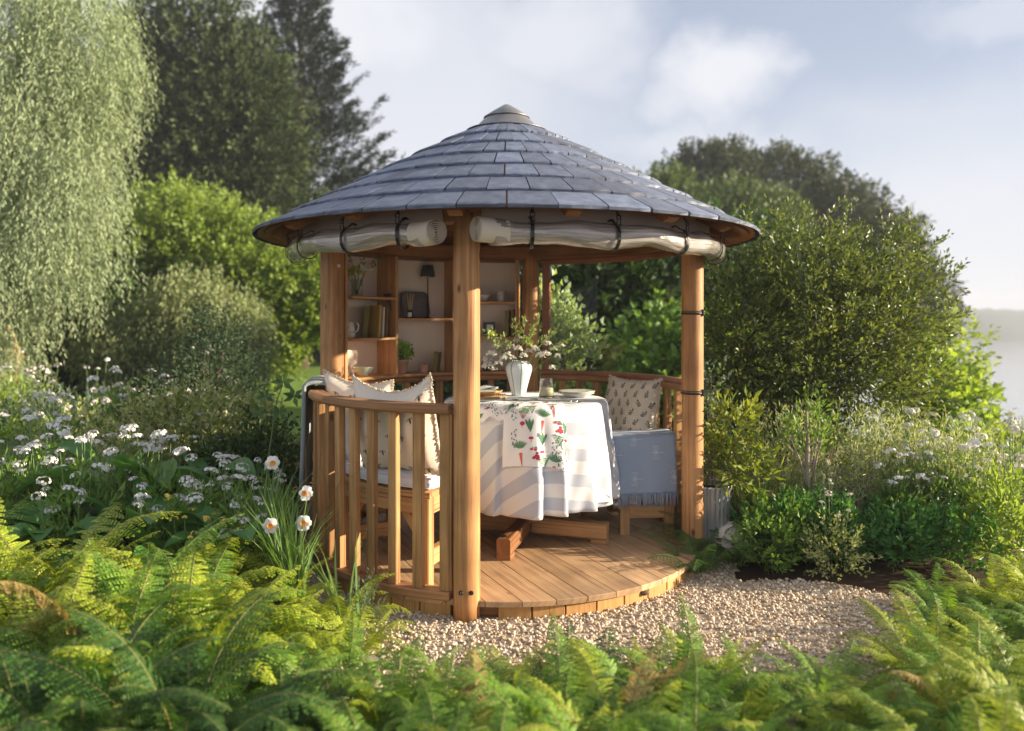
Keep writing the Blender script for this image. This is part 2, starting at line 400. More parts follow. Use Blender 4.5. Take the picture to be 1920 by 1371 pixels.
def slate_mat():
    m, t, p = mat_nodes('slate'); L = t.links.new
    tc = N(t, 'ShaderNodeTexCoord'); oi = N(t, 'ShaderNodeObjectInfo')
    ad = N(t, 'ShaderNodeVectorMath', operation='ADD'); mu = N(t, 'ShaderNodeVectorMath', operation='SCALE'); L(tc.outputs['Object'], ad.inputs[0])
    cb = N(t, 'ShaderNodeCombineXYZ')
    for i in range(3): L(oi.outputs['Random'], cb.inputs[i])
    L(cb.outputs[0], mu.inputs[0]); mu.inputs['Scale'].default_value = 50; L(mu.outputs[0], ad.inputs[1])
    n = N(t, 'ShaderNodeTexNoise', Scale=14.0, Detail=8.0, Roughness=0.65); L(ad.outputs[0], n.inputs['Vector'])
    n2 = N(t, 'ShaderNodeTexNoise', Scale=3.0, Detail=3.0); L(ad.outputs[0], n2.inputs['Vector'])
    r = N(t, 'ShaderNodeMapRange'); r.inputs['From Min'].default_value = 0.35; r.inputs['From Max'].default_value = 0.7; L(n.outputs['Fac'], r.inputs['Value'])
    a = mixc(t, r.outputs[0], (0.070, 0.088, 0.135), (0.150, 0.175, 0.245))
    v = N(t, 'ShaderNodeMapRange'); v.inputs['To Min'].default_value = 0.66; v.inputs['To Max'].default_value = 1.3; L(oi.outputs['Random'], v.inputs['Value'])
    c2 = N(t, 'ShaderNodeCombineXYZ')
    for i in range(3): L(v.outputs[0], c2.inputs[i])
    L(mixc(t, 1.0, a, c2.outputs[0], 'MULTIPLY'), p.inputs['Base Color'])
    rr = N(t, 'ShaderNodeMapRange'); rr.inputs['To Min'].default_value = 0.48; rr.inputs['To Max'].default_value = 0.75; L(n2.outputs['Fac'], rr.inputs['Value']); L(rr.outputs[0], p.inputs['Roughness'])
    p.inputs['Specular IOR Level'].default_value = 0.6
    bump(t, p, n.outputs['Fac'], 0.55, 0.004); return m
M_SLATE = slate_mat()

def pol(a, r, z): return Vector((r * cos(rad(a)), r * sin(rad(a)), z))
ZD = 0.10                                        # top of the deck
POSTS = (-99.4, -9.2, 81.0, 171.0)
RP = 1.165

# ------------------------------------------------------------------ summerhouse
SH = thing('summerhouse', 'round open wooden summerhouse with a conical grey slate roof standing on gravel', 'summerhouse')
def post(a):
    b = MB(); n = 26; seed = a; fr = []
    for i in range(22):
        z = 2.005 * i / 21; ring = []
        rr = 0.0665 * (1 + 0.006 * sin(3.1 * z + seed))
        for j in range(n):
            t = 2 * PI * j / n
            ring.append(Vector((cos(t) * rr * (1 + 0.006 * sin(3 * t + z + seed)), sin(t) * rr, z)))
        fr.append(ring)
    b.sweep(fr, 0, True)
    return b.obj('post', M_POST, SH, pol(a, RP, 0), (0, 0, rad(a * 1.7)))
for a in POSTS:
    p = post(a)
    if a == POSTS[0]:
        for da in (-21, 21):                      # two black bolts near the foot
            b = MB(); b.tube([(0, 0, -0.004), (0, 0, 0.010)], 0.011, 8); b.tube([(0, 0, 0.0), (0, 0, 0.02)], 0.005, 6)
            d = Vector((sin(rad(da)), -cos(rad(da)), 0))
            q = b.obj('bolt', M_BLACK, p, d * 0.0665 + Vector((0, 0, 0.152)), d.to_track_quat('Z', 'Y').to_euler())
            q.location = Matrix.Rotation(-p.rotation_euler.z, 3, 'Z') @ q.location
            q.rotation_euler = (Matrix.Rotation(-p.rotation_euler.z, 3, 'Z') @ d).to_track_quat('Z', 'Y').to_euler()
    if a == POSTS[1]:
        for z in (1.525, 1.035):
            b = MB(); b.lathe([(0.0675, -0.007), (0.0705, -0.006), (0.0705, 0.006), (0.0675, 0.007)], 26)
            b.lathe([(0.0675, 0.012), (0.070, 0.0125), (0.070, 0.016), (0.0675, 0.017)], 26)
            b.beam((0.052, -0.05, -0.016), (0.052, -0.05, 0.026), 0.012, 0.012, (1, 0, 0), 0.002)
            b.obj('strap', M_BLACK, p, (0, 0, z), (0, 0, -p.rotation_euler.z))
    if a == POSTS[3]:
        b = MB(); b.lathe([(0, .012), (.009, .011), (.011, .006), (.011, -.01), (0, -.01)], 10)
        b.obj('bolt', M_CREAM, p, Matrix.Rotation(-p.rotation_euler.z, 3, 'Z') @ Vector((0.045, -0.055, 1.845)), (PI / 2, 0, 0))

# rails: from the front post clockwise (left, back, right) to the right post
def seg(name, mt, r0, r1, z0, z1, a0, a1, ch=0.006, parent=SH, step=3.0):
    return MB().arc(r0, r1, z0, z1, a0, a1, ch, step).obj(name, mt, parent)
A_START, A_END = -9.2, 260.6
rail_cuts = [(257.0, 215.0), (215.0, 174.4), (166.5, 126.0), (126.0, 85.5), (77.0, 36.0), (36.0, -5.5)]
for a0, a1 in rail_cuts:
    seg('top_rail', M_RAIL, 1.135, 1.235, 1.018, 1.066, a0 - 0.1, a1 + 0.1, 0.012)
    seg('bottom_rail', M_RAIL, 1.125, 1.222, 0.101, 0.142, a0 - 0.1, a1 + 0.1, 0.006)
mb = MB(); mb.beam((0, 0, 0.1425), (0, 0, 1.0175), 0.052, 0.040, (0, 1, 0), 0.004)
bal_me = [mb.mesh('baluster', M_BAL)]
for q in range(3):
    mb = MB(); mb.beam((0, 0, 0.1425), (0, 0, 1.0175), 0.052, 0.040, (0, 1, 0), 0.003 + 0.001 * q); bal_me.append(mb.mesh('baluster', M_BAL))
k = 0
a = 260.6 - 14.1 + 9.4 - 0.4
while a > -5:
    if min(abs(((a - p + 180) % 360) - 180) for p in POSTS) > 3.4:
        p = pol(a, 1.182, 0)
        link('baluster', bal_me[k % 4], SH, p, (rad(rnd.uniform(-.25, .25)), rad(rnd.uniform(-.25, .25)), rad(a + 90 + rnd.uniform(-2.5, 2.5))))
    k += 1; a -= 6.95 + rnd.uniform(-.25, .25)
link('baluster', bal_me[0], SH, pol(256.0, 1.172, 0), (0, 0, rad(256 + 90)))

# deck planks, cut to the circle
RD = 1.19; DDIR = Vector((cos(rad(-65.4)), sin(rad(-65.4)), 0)); DN = Vector((0.909, 0.416, 0))
W = 0.165; p0 = -0.087 - W * 8
while p0 < RD:
    p1 = p0 + W
    lo, hi = max(p0 + 0.0022, -RD + .002), min(p1 - 0.0022, RD - .002)
    if hi - lo > 0.02:
        n = 7; ps = [lo + (hi - lo) * i / (n - 1) for i in range(n)]
        top = [(p, math.sqrt(max(0, RD * RD - p * p))) for p in ps] + [(p, -math.sqrt(max(0, RD * RD - p * p))) for p in reversed(ps)]
        b = MB(); nn = len(top); ch = 0.003; u0 = rnd.random() * 4
        cp = (lo + hi) / 2
        def P(p, t, z, s=0.0):
            f = 1 - s / RD; q = cp + (p - cp) * (1 - s / max(hi - lo, .02)); return DN * q + DDIR * (t * f) + Vector((0, 0, z))
        vs = [P(p, t, ZD, ch) for p, t in top] + [P(p, t, ZD - ch) for p, t in top] + [P(p, t, ZD - 0.028) for p, t in top]
        b.v = [tuple(v) for v in vs]
        b.face(list(range(nn)), [(t + u0, p) for p, t in top])
        for r in (0, 1):
            for j in range(nn):
                j2 = (j + 1) % nn; A, B = top[j], top[j2]
                b.face((r*nn+j, (r+1)*nn+j, (r+1)*nn+j2, r*nn+j2), [(A[1]+u0, A[0]), (A[1]+u0, A[0]+.02), (B[1]+u0, B[0]+.02), (B[1]+u0, B[0])])
        b.face([2*nn + j for j in reversed(range(nn))], [(t, p) for p, t in reversed(top)])
        b.obj('deck_plank', M_DECK, SH, (0, 0, rnd.uniform(-.0008, .0008)))
    p0 = p1
# upright boards round the foot
a = -91.7 - 8.3 * 25 + 8.3
fas = []
fme = []
for q in range(4): fme.append(MB().beam((0, 0, -0.03), (0, 0, 0.0715), 0.161, 0.02, (0, 1, 0), 0.002).mesh('skirt_board', M_FASC))
for i in range(43):
    ang = -91.8 + 4.15 + 8.3 * i
    if ang > 270 - 11: break
    if abs(((ang + 99.4 + 180) % 360) - 180) < 4.9: continue
    link('skirt_board', fme[i % 4], SH, pol(ang, 1.163, 0), (0, 0, rad(ang + 90)))
MB().lathe([(1.06, -0.02), (1.135, -0.02), (1.135, 0.068), (1.06, 0.068), (1.06, -0.02)], 60).obj('base_ring', M_DARKW, SH)

# ---- roof
ZC = lambda r: 1.983 + 0.537 * (1.55 - r)
SLO = math.atan(0.537)
NT = 42; DA = 360 / NT
for k in range(7):
    r0 = 1.55 - 0.187 * k; r1 = r0 - 0.187 - 0.03
    mes = []
    for q in range(3):
        b = MB(); n = 4; g = [0.16, 0.26, 0.6][q] * (0.8 + 0.1 * k); vs = []
        th = 0.017; lift = 0.016
        for ri, lf in ((r0 + 0.004, lift), (r0 - 0.004, lift + 0.0035), (r1, 0.001)):
            for j in range(n + 1):
                aa = -DA / 2 + g / 2 + (DA - g) * j / n
                e = rnd.uniform(-.004, .004) if ri > r0 - .006 else 0
                r_ = ri + e; vs.append(pol(aa, r_, ZC(r_) + lf))
        for j in range(n + 1):
            aa = -DA / 2 + g / 2 + (DA - g) * j / n; vs.append(pol(aa, r0, ZC(r0) + lift - th))
        for j in range(n + 1):
            aa = -DA / 2 + g / 2 + (DA - g) * j / n; vs.append(pol(aa, r1, ZC(r1) - 0.004))
        m = n + 1; fs = []
        for j in range(n):
            fs += [(j, j+1, m+j+1, m+j), (m+j, m+j+1, 2*m+j+1, 2*m+j), (3*m+j, 3*m+j+1, j+1, j)]
        fs += [(0, m, 2*m, 4*m, 3*m), (n, 3*m+n, 4*m+n, 2*m+n, m+n)]
        b.add(vs, fs); mes.append(b.mesh('roof_tile', M_SLATE))
    off = (k % 2) * 0.5 + rnd.uniform(-.2, .2)
    for i in range(NT):
        o = link('roof_tile', mes[rnd.choice((0, 0, 1, 1, 2))], SH, (0, 0, rnd.uniform(0, .003)), (0, 0, rad((i + off) * DA + rnd.uniform(-.10, .10))))
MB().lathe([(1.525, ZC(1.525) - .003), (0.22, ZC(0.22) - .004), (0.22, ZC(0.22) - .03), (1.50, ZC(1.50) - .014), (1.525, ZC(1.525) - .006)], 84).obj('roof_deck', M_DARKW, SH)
# soffit boards under the tiles
for i in range(36):
    b = MB(); vs = []; g = 0.12
    for r in (1.485, 0.9):
        for aa in (-5 + g, 0, 5 - g): vs.append(pol(aa, r, ZC(r) - 0.019))
    for r in (1.485, 0.9):
        for aa in (-5 + g, 0, 5 - g): vs.append(pol(aa, r, ZC(r) - 0.031))
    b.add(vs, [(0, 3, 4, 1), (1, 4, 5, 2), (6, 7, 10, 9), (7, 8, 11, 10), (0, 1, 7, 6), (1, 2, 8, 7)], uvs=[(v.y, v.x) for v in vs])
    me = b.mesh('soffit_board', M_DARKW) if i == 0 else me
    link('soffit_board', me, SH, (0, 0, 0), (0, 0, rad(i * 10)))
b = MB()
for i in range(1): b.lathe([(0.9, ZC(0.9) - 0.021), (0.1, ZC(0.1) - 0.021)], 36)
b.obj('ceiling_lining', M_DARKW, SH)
# rafters
b = MB(); y0 = 1.44
sec = []
for s in (-0.034, 0.034):
    sec.append([Vector((0.12, s, ZC(0.12) - 0.033)), Vector((y0, s, ZC(y0) - 0.033)), Vector((y0, s, ZC(y0) - 0.055)), Vector((y0 - 0.05, s, ZC(y0 - .05) - 0.10)), Vector((0.12, s, ZC(0.12) - 0.11))])
b.sweep([sec[0], sec[1]])
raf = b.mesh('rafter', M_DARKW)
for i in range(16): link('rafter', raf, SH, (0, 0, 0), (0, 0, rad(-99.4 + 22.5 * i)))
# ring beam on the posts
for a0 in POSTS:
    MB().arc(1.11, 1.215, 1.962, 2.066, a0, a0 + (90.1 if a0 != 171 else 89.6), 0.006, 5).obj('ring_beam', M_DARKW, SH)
# zinc cone and cap
b = MB(); b.lathe([(0.262, ZC(0.262) + 0.014), (0.262, ZC(.262) + .019), (0.20, 2.715), (0.15, 2.768), (0.12, 2.80)], 48); b.obj('roof_collar', M_LEAD, SH)
b = MB(); b.lathe([(0.139, 2.778), (0.148, 2.776), (0.148, 2.784), (0.075, 2.832), (0.02, 2.866), (0, 2.868)], 40); b.lathe([(0.139, 2.778), (0.12, 2.80)], 40); b.obj('roof_cap', M_LEAD, SH)

# ---- rolled clear blinds with cream ends
def pvc_mat():
    m, t, p = mat_nodes('clear_rolled_plastic'); L = t.links.new
    uv = N(t, 'ShaderNodeUVMap'); mp = N(t, 'ShaderNodeMapping'); mp.inputs['Scale'].default_value = (2.0, 26, 1); L(uv.outputs[0], mp.inputs[0])
    n = N(t, 'ShaderNodeTexNoise', Scale=1.6, Detail=5.0, Distortion=0.6); L(mp.outputs[0], n.inputs['Vector'])
    L(mixc(t, n.outputs['Fac'], (0.26, 0.215, 0.18), (0.60, 0.56, 0.52)), p.inputs['Base Color'])
    p.inputs['Roughness'].default_value = 0.13; p.inputs['Metallic'].default_value = 0.25; p.inputs['Coat Weight'].default_value = 1.0; p.inputs['Coat Roughness'].default_value = 0.04
    bump(t, p, n.outputs['Fac'], 0.7, 0.02); return m
M_PVC = pvc_mat()
def blind(a0, a1, straps):
    """a roll from angle a0 to a1; the cream end sits at a0 and is turned a little outwards"""
    tot = abs(a1 - a0); k = int(tot / 1.6) + 2; sg = 1 if a1 > a0 else -1; RR = 1.300
    def ctr(t):
        aa = a0 + (a1 - a0) * t; e = max(0, 1 - tot * t / 9.0)
        return pol(aa, RR + 0.085 * e * e, 1.902 + 0.006 * sin(aa * .31))
    def frame(t):
        p = ctr(t); d = (ctr(t + .004) - ctr(t - .004)).normalized(); er = d.cross(Vector((0, 0, 1))) * sg
        if er.dot(p) < 0: er = -er
        return p, er.normalized(), d
    def ring(t, r, n=20, wob=True, dx=0.0):
        p, er, d = frame(t); aa = a0 + (a1 - a0) * t; o = []
        for j in range(n):
            th = 2 * PI * j / n; q = r * ((1 + 0.07 * sin(2 * th + aa * .21) + 0.035 * sin(5 * th + aa * .35)) if wob else 1 + .02 * sin(3 * th))
            sag = -0.016 * abs(sin(aa * .11)) if sin(th) < -.3 and wob else 0
            o.append(p + d * dx + er * (q * cos(th)) + Vector((0, 0, q * sin(th) + sag)))
        return o
    t0 = 3.0 / tot
    fr = [ring(t0 + (1 - t0) * i / (k - 1), 0.054 * (1 + 0.08 * sin((a0 + (a1 - a0) * i / k) * .55) * sin((a0 + (a1 - a0) * i / k) * .23 + 1))) for i in range(k)]
    roll = MB().sweep(fr, 0, True, True).obj('rolled_blind', M_PVC, SH)
    MB().sweep([ring(i / 4 * 6.2 / tot, 0.0590, 26, False) for i in range(5)], 0, True, False).obj('blind_hem', M_CREAM, roll)
    MB().sweep([ring(0.4 / tot, 0.056, 20, False), ring(0.5 / tot, 0.056, 20, False)], 0, False, True).obj('dark_gap_disc', M_DARKW, roll)  # dark disc added behind the spiral, painting shade between the rolled layers
    b = MB(); p, er, d = frame(0.0); pts = []
    for i in range(110):
        th = i * 0.30; r = (0.006 + 0.0505 * i / 109) * (1 + 0.06 * sin(3 * th)); pts.append((er * cos(th) + Vector((0, 0, sin(th))), r))
    b.sweep([[p + o * (r + .0011) - d * .003, p + o * (r - .0011) - d * .003, p + o * (r - .0011) + d * .014, p + o * (r + .0011) + d * .014] for o, r in pts], 0, False, True)
    b.obj('folded_cloth', M_CREAM, roll)
    for sa in straps:
        b = MB(); t = (sa - a0) / (a1 - a0); c, er, et = frame(t); fr = []
        for i in range(15):
            th = rad(118 - 262 * i / 14); q = 0.0635 + (0.02 if i < 2 else 0)
            p = c + er * q * cos(th) + Vector((0, 0, q * sin(th) - (.010 if sin(th) < 0 else 0))); nr = (p - c).normalized()
            fr.append([p - et * .009 + nr * .002, p - et * .009 - nr * .002, p + et * .009 - nr * .002, p + et * .009 + nr * .002])
        b.sweep(fr)
        top = c + er * 0.056 + Vector((0, 0, 0.045))
        for dz in (0.0, 0.028):
            for s in (-1, 1): b.beam(top + et * .010 * s + Vector((0, 0, dz)), top + et * .010 * s + Vector((0, 0, dz + .022)), .005, .006, er, .001)
            b.beam(top - et * .012 + Vector((0, 0, dz)), top + et * .012 + Vector((0, 0, dz)), .006, .005, (0, 0, 1), .001)
        b.beam(top + Vector((0, 0, .045)), top + Vector((0, 0, .095)) - er * .035, .016, .003, (0, 0, 1), .001)
        b.obj('strap', M_BLACK, roll)
    return roll
rl = blind(-103.4, -173.5, (-112.5, -127.5, -147, -164, -171)); rl['label'] = 'rolled clear blind under the left half of the eave'
rr_ = blind(-95.6, -3.0, (-84.5, -66, -46, -26, -9)); rr_['label'] = 'rolled clear blind under the right half of the eave'
# canvas hanging behind each roll
for a0, a1 in ((-104.5, -178), (-94.5, -3)):
    b = MB(); k = 46
    def cf(u, v, a0=a0, a1=a1):
        aa = a0 + (a1 - a0) * u; r = 1.262 + 0.004 * sin(aa * .8) * (1 - v); e = min(u, 1 - u) * 12
        z1 = 2.085 - 0.0; z0 = 1.94 - (0.0)
        if e < 1: aa += (a1 - a0) * 0.012 * (1 - e) * (1 - v) * (-1 if u < .5 else 1)
        return pol(aa, r, z0 + (z1 - z0) * v)
    b.grid(cf, k, 5); o = b.obj('canvas_valance', M_CANVAS, SH)
    s = o.modifiers.new('thickness', 'SOLIDIFY'); s.thickness = 0.003

# ---- curved window between back post and right post
wf = tag(link('window', None, SH))
seg('frame_rail', M_FRAME, 1.155, 1.205, 1.067, 1.098, 76.8, -4.8, 0.004, wf)
seg('frame_rail', M_FRAME, 1.155, 1.205, 1.925, 1.961, 76.8, -4.8, 0.004, wf)
for a in (75.0, -3.6):
    MB().beam(pol(a, 1.18, 1.099), pol(a, 1.18, 1.924), 0.062, 0.046, pol(a, 1, 0), 0.004).obj('frame_stile', M_FRAME, wf)
MB().grid(lambda u, v: pol(73.6 - 75.8 * u, 1.182, 1.0985 + 0.826 * v), 30, 2).obj('pane', glass('window_glass', (0.97, 0.985, 0.97), refl=0.2), wf)

# ------------------------------------------------------------------ shelf unit on the back rail
SU = thing('shelf_unit', 'curved wooden shelf unit with cream back standing on the back left rail of the summerhouse', 'shelf unit', (0, 0, 0))
RF, RB = 1.10, 1.33
ZB, ZT = 1.068, 1.955
divs = (164.0, 137.6, 112.0, 86.3)
for a in divs:
    e = 4.0 if a == 164.0 else 0.0
    p_, q_ = pol(a + e, RF, 0), pol(a, RB, 0); c_ = (p_ + q_) / 2; l_ = (q_ - p_).normalized()
    MB().beam(c_ + Vector((0, 0, ZB + .0005)), c_ + Vector((0, 0, ZT - .0005)), (q_ - p_).length, 0.024, (-l_.y, l_.x, 0), 0.002).obj('divider', M_CRATE, SU)
for i in range(3):
    a0, a1 = divs[i] - 0.7, divs[i + 1] + 0.7
    MB().arc(RB - 0.008, RB + 0.006, ZB + .001, ZT - .001, a0 + .4, a1 - .4, 0.001, 5).obj('back_panel', M_PANEL, SU)
def shelf(i, z, name='shelf', r0=RF - .002):
    a0, a1 = divs[i] - 0.62, divs[i + 1] + 0.62
    MB().arc(r0, RB - 0.0085, z - 0.018, z, a0, a1, 0.003, 4).obj(name, M_CRATE, SU)
SZ1, SZ2, SZ3, SZ4, SZ5 = 1.655, 1.362, 1.503, 1.635, 1.362
shelf(0, SZ1); shelf(0, SZ2); shelf(1, SZ3); shelf(2, SZ4); shelf(2, SZ5)
ZS = 1.087
for i in range(3): shelf(i, ZS, 'base_board')
MB().arc(RF, RB + 0.006, ZT, ZT + .004, 167, 85.6, 0.001, 4).obj('top_board', M_DARKW, SU)
MB().arc(RF - .016, RF - .003, 1.0665, ZS - .018, 166, 85.6, 0.002, 4).obj('plinth_rail', M_CRATE, SU)
# ------------------------------------------------------------------ bench, pads, table
M_BENCH = wood('bench_wood', (0.46, 0.24, 0.095), (0.60, 0.36, 0.16), knots=0.6)
M_PAD = fabric('white_cotton', (0.70, 0.71, 0.76), 400, bs=0.2)
BE = thing('curved_bench', 'curved slatted wooden bench running round the inside of the summerhouse rail', 'bench', (0, 0, 0))
B0, B1 = 2.0, 249.0
cuts = [2, 43, 84, 125, 166, 207, 249]
for i in range(6):
    for j in range(3):
        r0 = 0.735 + j * 0.117
        MB().arc(r0, r0 + 0.109, 0.562, 0.592, cuts[i] + .15, cuts[i + 1] - .15, 0.004, 5).obj('seat_slat', M_BENCH, BE)
    for r in (0.752, 1.035):
        MB().arc(r, r + 0.03, 0.475, 0.5615, cuts[i] + 1.8, cuts[i + 1] - 1.8, 0.004, 5).obj('apron', M_BENCH, BE)
for i, a in enumerate(cuts):
    tdir = Vector((-sin(rad(a)), cos(rad(a)), 0))
    sh = tdir * (0.034 if i == 0 else (-0.034 if i == 6 else 0))
    ends = []
    for r in (0.765, 1.055):
        c = pol(a, r, 0) + sh
        MB().beam(c + Vector((0, 0, ZD)), c + Vector((0, 0, 0.5615)), 0.066, 0.058, tdir, 0.005).obj('leg', M_BENCH, BE); ends.append(c)
    MB().beam(ends[0] + pol(a, .034, 0.245), ends[1] - pol(a, .034, -0.245), 0.045, 0.085, (0, 0, 1), 0.004).obj('stretcher', M_BENCH, BE)
    MB().beam(ends[0] + pol(a, .034, 0.515), ends[1] - pol(a, .034, -0.515), 0.045, 0.085, (0, 0, 1), 0.004).obj('stretcher', M_BENCH, BE)
for a, b_ in ((236, 245.5), (222, 211)):
    MB().beam(pol(b_, 1.03, 0.36 if a > b_ else .33), pol(a, 1.03, 0.55), 0.04, 0.045, (0, 0, 1), 0.003).obj('brace', M_BENCH, BE)

def pad(a0, a1, label):
    b = MB(); k = max(6, int(abs(a1 - a0) / 3)); fr = []
    for i in range(k + 1):
        t = i / k; a = a0 + (a1 - a0) * t; e = min(t, 1 - t) * k
        sh = 1.0 if e >= 1 else 0.8
        ring = []
        for j in range(24):
            th = 2 * PI * j / 24; cx, cz = cos(th), sin(th)
            x = (abs(cx) ** 0.35) * (1 if cx > 0 else -1) * 0.167; z = (abs(cz) ** 0.45) * (1 if cz > 0 else -1) * 0.042 * sh
            z *= 1 + 0.06 * sin(a * .35) * (1 if cz > 0 else 0)
            ring.append(pol(a, 0.895 + x, 0.636 + z))
        fr.append(ring)
    b.sweep(fr, 0, True); o = b.obj('seat_pad', M_PAD); tag(o, label, 'seat pad', 'white seat pads on the curved bench')
    for r in (0.728, 1.063):
        for z in (0.610, 0.664):
            MB().tube([pol(a0 + (a1 - a0) * i / k, r, z) for i in range(k + 1)], 0.0035, 5).obj('piping', M_PAD, o)
    return o
pad(248.5, 186, 'white piped seat pad behind the front left balusters under the bee cushions')
pad(185.6, 122, 'white piped seat pad below the back shelf unit')
pad(121.6, 62, 'white piped seat pad behind the table under the window')
pad(61.6, 3, 'white piped seat pad on the right end of the bench under the blue throw')

TC = Vector((0.122, -0.01, 0))
TB = thing('round_table', 'round wooden table with a crossed-beam foot hidden under a long striped cloth', 'table', TC)
MB().beam((0, 0, ZD + .10), (0, 0, 0.95), 0.10, 0.10, (0, 1, 0), 0.006).obj('pedestal', M_BENCH, TB)
for a, dz in ((-105, 0.0), (-17, .0), (73, 0), (163, 0)):
    d = pol(a, 1, 0)
    MB().beam(d * 0.051 + Vector((0, 0, ZD + .083)), d * 0.53 + Vector((0, 0, ZD + .075)), 0.082, 0.098, (0, 0, 1), 0.008).obj('foot_beam', M_BENCH if a != -105 else M_DARKW, TB)
    MB().beam(d * 0.43 + Vector((0, 0, ZD + .0135)), d * 0.528 + Vector((0, 0, ZD + .0135)), 0.082, 0.026, (0, 0, 1), 0.004).obj('foot_pad', M_BENCH if a != -105 else M_DARKW, TB)
for i in range(7):
    y = -0.43 + i * 0.143; h = math.sqrt(max(.01, 0.5 ** 2 - (abs(y) + .05) ** 2))
    MB().beam((-h, y, 0.965), (h, y, 0.965), 0.138, 0.028, (0, 0, 1), 0.003).obj('top_board', M_BENCH, TB)

# ---- long striped tablecloth with deep folds
ZT_ = 0.984
def sstep(a, b, x): t = min(1, max(0, (x - a) / (b - a))); return t * t * (3 - 2 * t)
FOLDS = [(-83.5, 15, .105), (-68.5, 7.0, .075), (-48, 8, .05), (-28, 7, .045), (-108, 9, .045), (-138, 9, .05), (-165, 9, .05), (-5, 8, .05), (20, 9, .05), (50, 9, .05), (80, 9, .05), (110, 9, .05), (140, 9, .05)]
def foldr(a):
    """radial bulge of the cloth at angle a: flutes that rise slowly and break off sharply on the right"""
    s = 0
    for c, w, h in FOLDS:
        d = (a - c + 180) % 360 - 180
        if d <= 0: s += h * math.exp(-(d / w) ** 2)
        else: s += h * math.exp(-(d / (w * 0.13)) ** 2)
    return s
def cloth_pt(a, L):
    """a degrees, L cloth length from the centre"""
    Rt = 0.512
    if L <= Rt - 0.02: return Vector((L * cos(rad(a)), L * sin(rad(a)), ZT_ + 0.0015 * sin(a * .2) * L))
    t = L - (Rt - 0.02)
    if t < 0.045:
        q = t / 0.045 * PI / 2; r = Rt - 0.02 + 0.03 * sin(q); z = ZT_ - 0.03 * (1 - cos(q)); return pol(a, r, z)
    t -= 0.045; f = t / 0.56; r = Rt + 0.01 + 0.03 * f + foldr(a) * f ** 0.9 + 0.006 * sin(a * .5 + 9 * f) * f
    z = ZT_ - 0.03 - t * 0.985
    return pol(a, r, z)
na, nr = 300, 34
LM = 0.53 + 0.60
Ls = [0.001, .1, .2, .3, .4, .47, .492, .503, .515, .526, .537] + [0.537 + (LM - 0.537) * (i + 1) / 24 for i in range(24)]
b = MB(); vs = []
for L_ in Ls:
    for i in range(na):
        a = 360 * i / na; vs.append(cloth_pt(a, L_))
PANELS = ((-270, -152, -200), (-152, -108, -132), (-108, -84, -122), (-84, -68.5, -90), (-68.5, -48, -80), (-48, -28, -58), (-28, -5, -38), (-5, 90, 20))
def cloth_uv(a, L_):
    """between two flutes the cloth hangs as a nearly flat panel, so the woven stripes run straight across it"""
    a = a - 360 if a > 90 else a; f = sstep(.47, .60, L_); u, v = L_ * cos(rad(a)), L_ * sin(rad(a)); U = V = W_ = 0
    for a0, a1, th in PANELS:
        w = (1 / (1 + math.exp(-max(-30, min(30, (a - a0) / .8))))) * (1 - 1 / (1 + math.exp(-max(-30, min(30, (a - a1) / .8)))))
        s_ = .55 * rad(a - th); U += w * (L_ * cos(rad(th)) - s_ * sin(rad(th))); V += w * (L_ * sin(rad(th)) + s_ * cos(rad(th))); W_ += w
    return (u + (U / max(W_, 1e-6) - u) * f, v + (V / max(W_, 1e-6) - v) * f)
uv = [cloth_uv(360 * i / na, L_) for L_ in Ls for i in range(na)]
b.v = [tuple(v) for v in vs]
for j in range(len(Ls) - 1):
    for i in range(na):
        i2 = (i + 1) % na; q = (j*na+i, j*na+i2, (j+1)*na+i2, (j+1)*na+i); b.face(q, [uv[t] for t in q], 0, True)
M_CLOTH = fabric('striped_linen', (0.67, 0.66, 0.655), 350, bs=0.12, c2=(0.46, 0.48, 0.54), mix_uv=(rad(-4), 0.150, 0.48, 0.055))
cl = b.obj('tablecloth', M_CLOTH, None, TC); tag(cl, 'long white tablecloth with broad pale grey-blue stripes draped to near the deck', 'tablecloth')
s = cl.modifiers.new('thickness', 'SOLIDIFY'); s.thickness = 0.0015; s.offset = -1

# ---- flat print helpers
M_PG = plain('print_green', (0.10, 0.24, 0.13), 0.9, var=.3); M_PL = plain('print_pale_green', (0.32, 0.44, 0.24), 0.9, var=.2)
M_PR = plain('print_red', (0.50, 0.05, 0.09), 0.9, var=.2); M_PO = plain('print_carrot', (0.62, 0.13, 0.09), 0.9, var=.2)
M_PK = plain('print_dark', (0.05, 0.055, 0.045), 0.9, var=.2); M_PY = plain('print_olive', (0.22, 0.20, 0.09), 0.9)
def surf(fn, off=0.0018):
    def s(u, v):
        e = 0.004; p = Vector(fn(u, v)); n = (Vector(fn(u + e, v)) - p).cross(Vector(fn(u, v + e)) - p).normalized(); return p + n * off
    return s
def motif(b, S, cu, cv, shapes, sc=1.0, rot=0.0, k=(1, 1)):
    """flat shapes (centre x, y, length, width, angle, material) laid onto surface S"""
    for x, y, L_, w, a, m in shapes:
        n = 6; ring = []
        for i in range(n):
            th = 2 * PI * i / n; px, py = cos(th) * L_ / 2, sin(th) * w / 2
            qx = x + px * cos(a) - py * sin(a); qy = y + px * sin(a) + py * cos(a)
            rx = (qx * cos(rot) - qy * sin(rot)) * sc; ry = (qx * sin(rot) + qy * cos(rot)) * sc
            ring.append(S(cu + rx * k[0], cv + ry * k[1]))
        q = len(b.v); b.v += [tuple(p) for p in ring]; b.face(range(q, q + n), None, m)
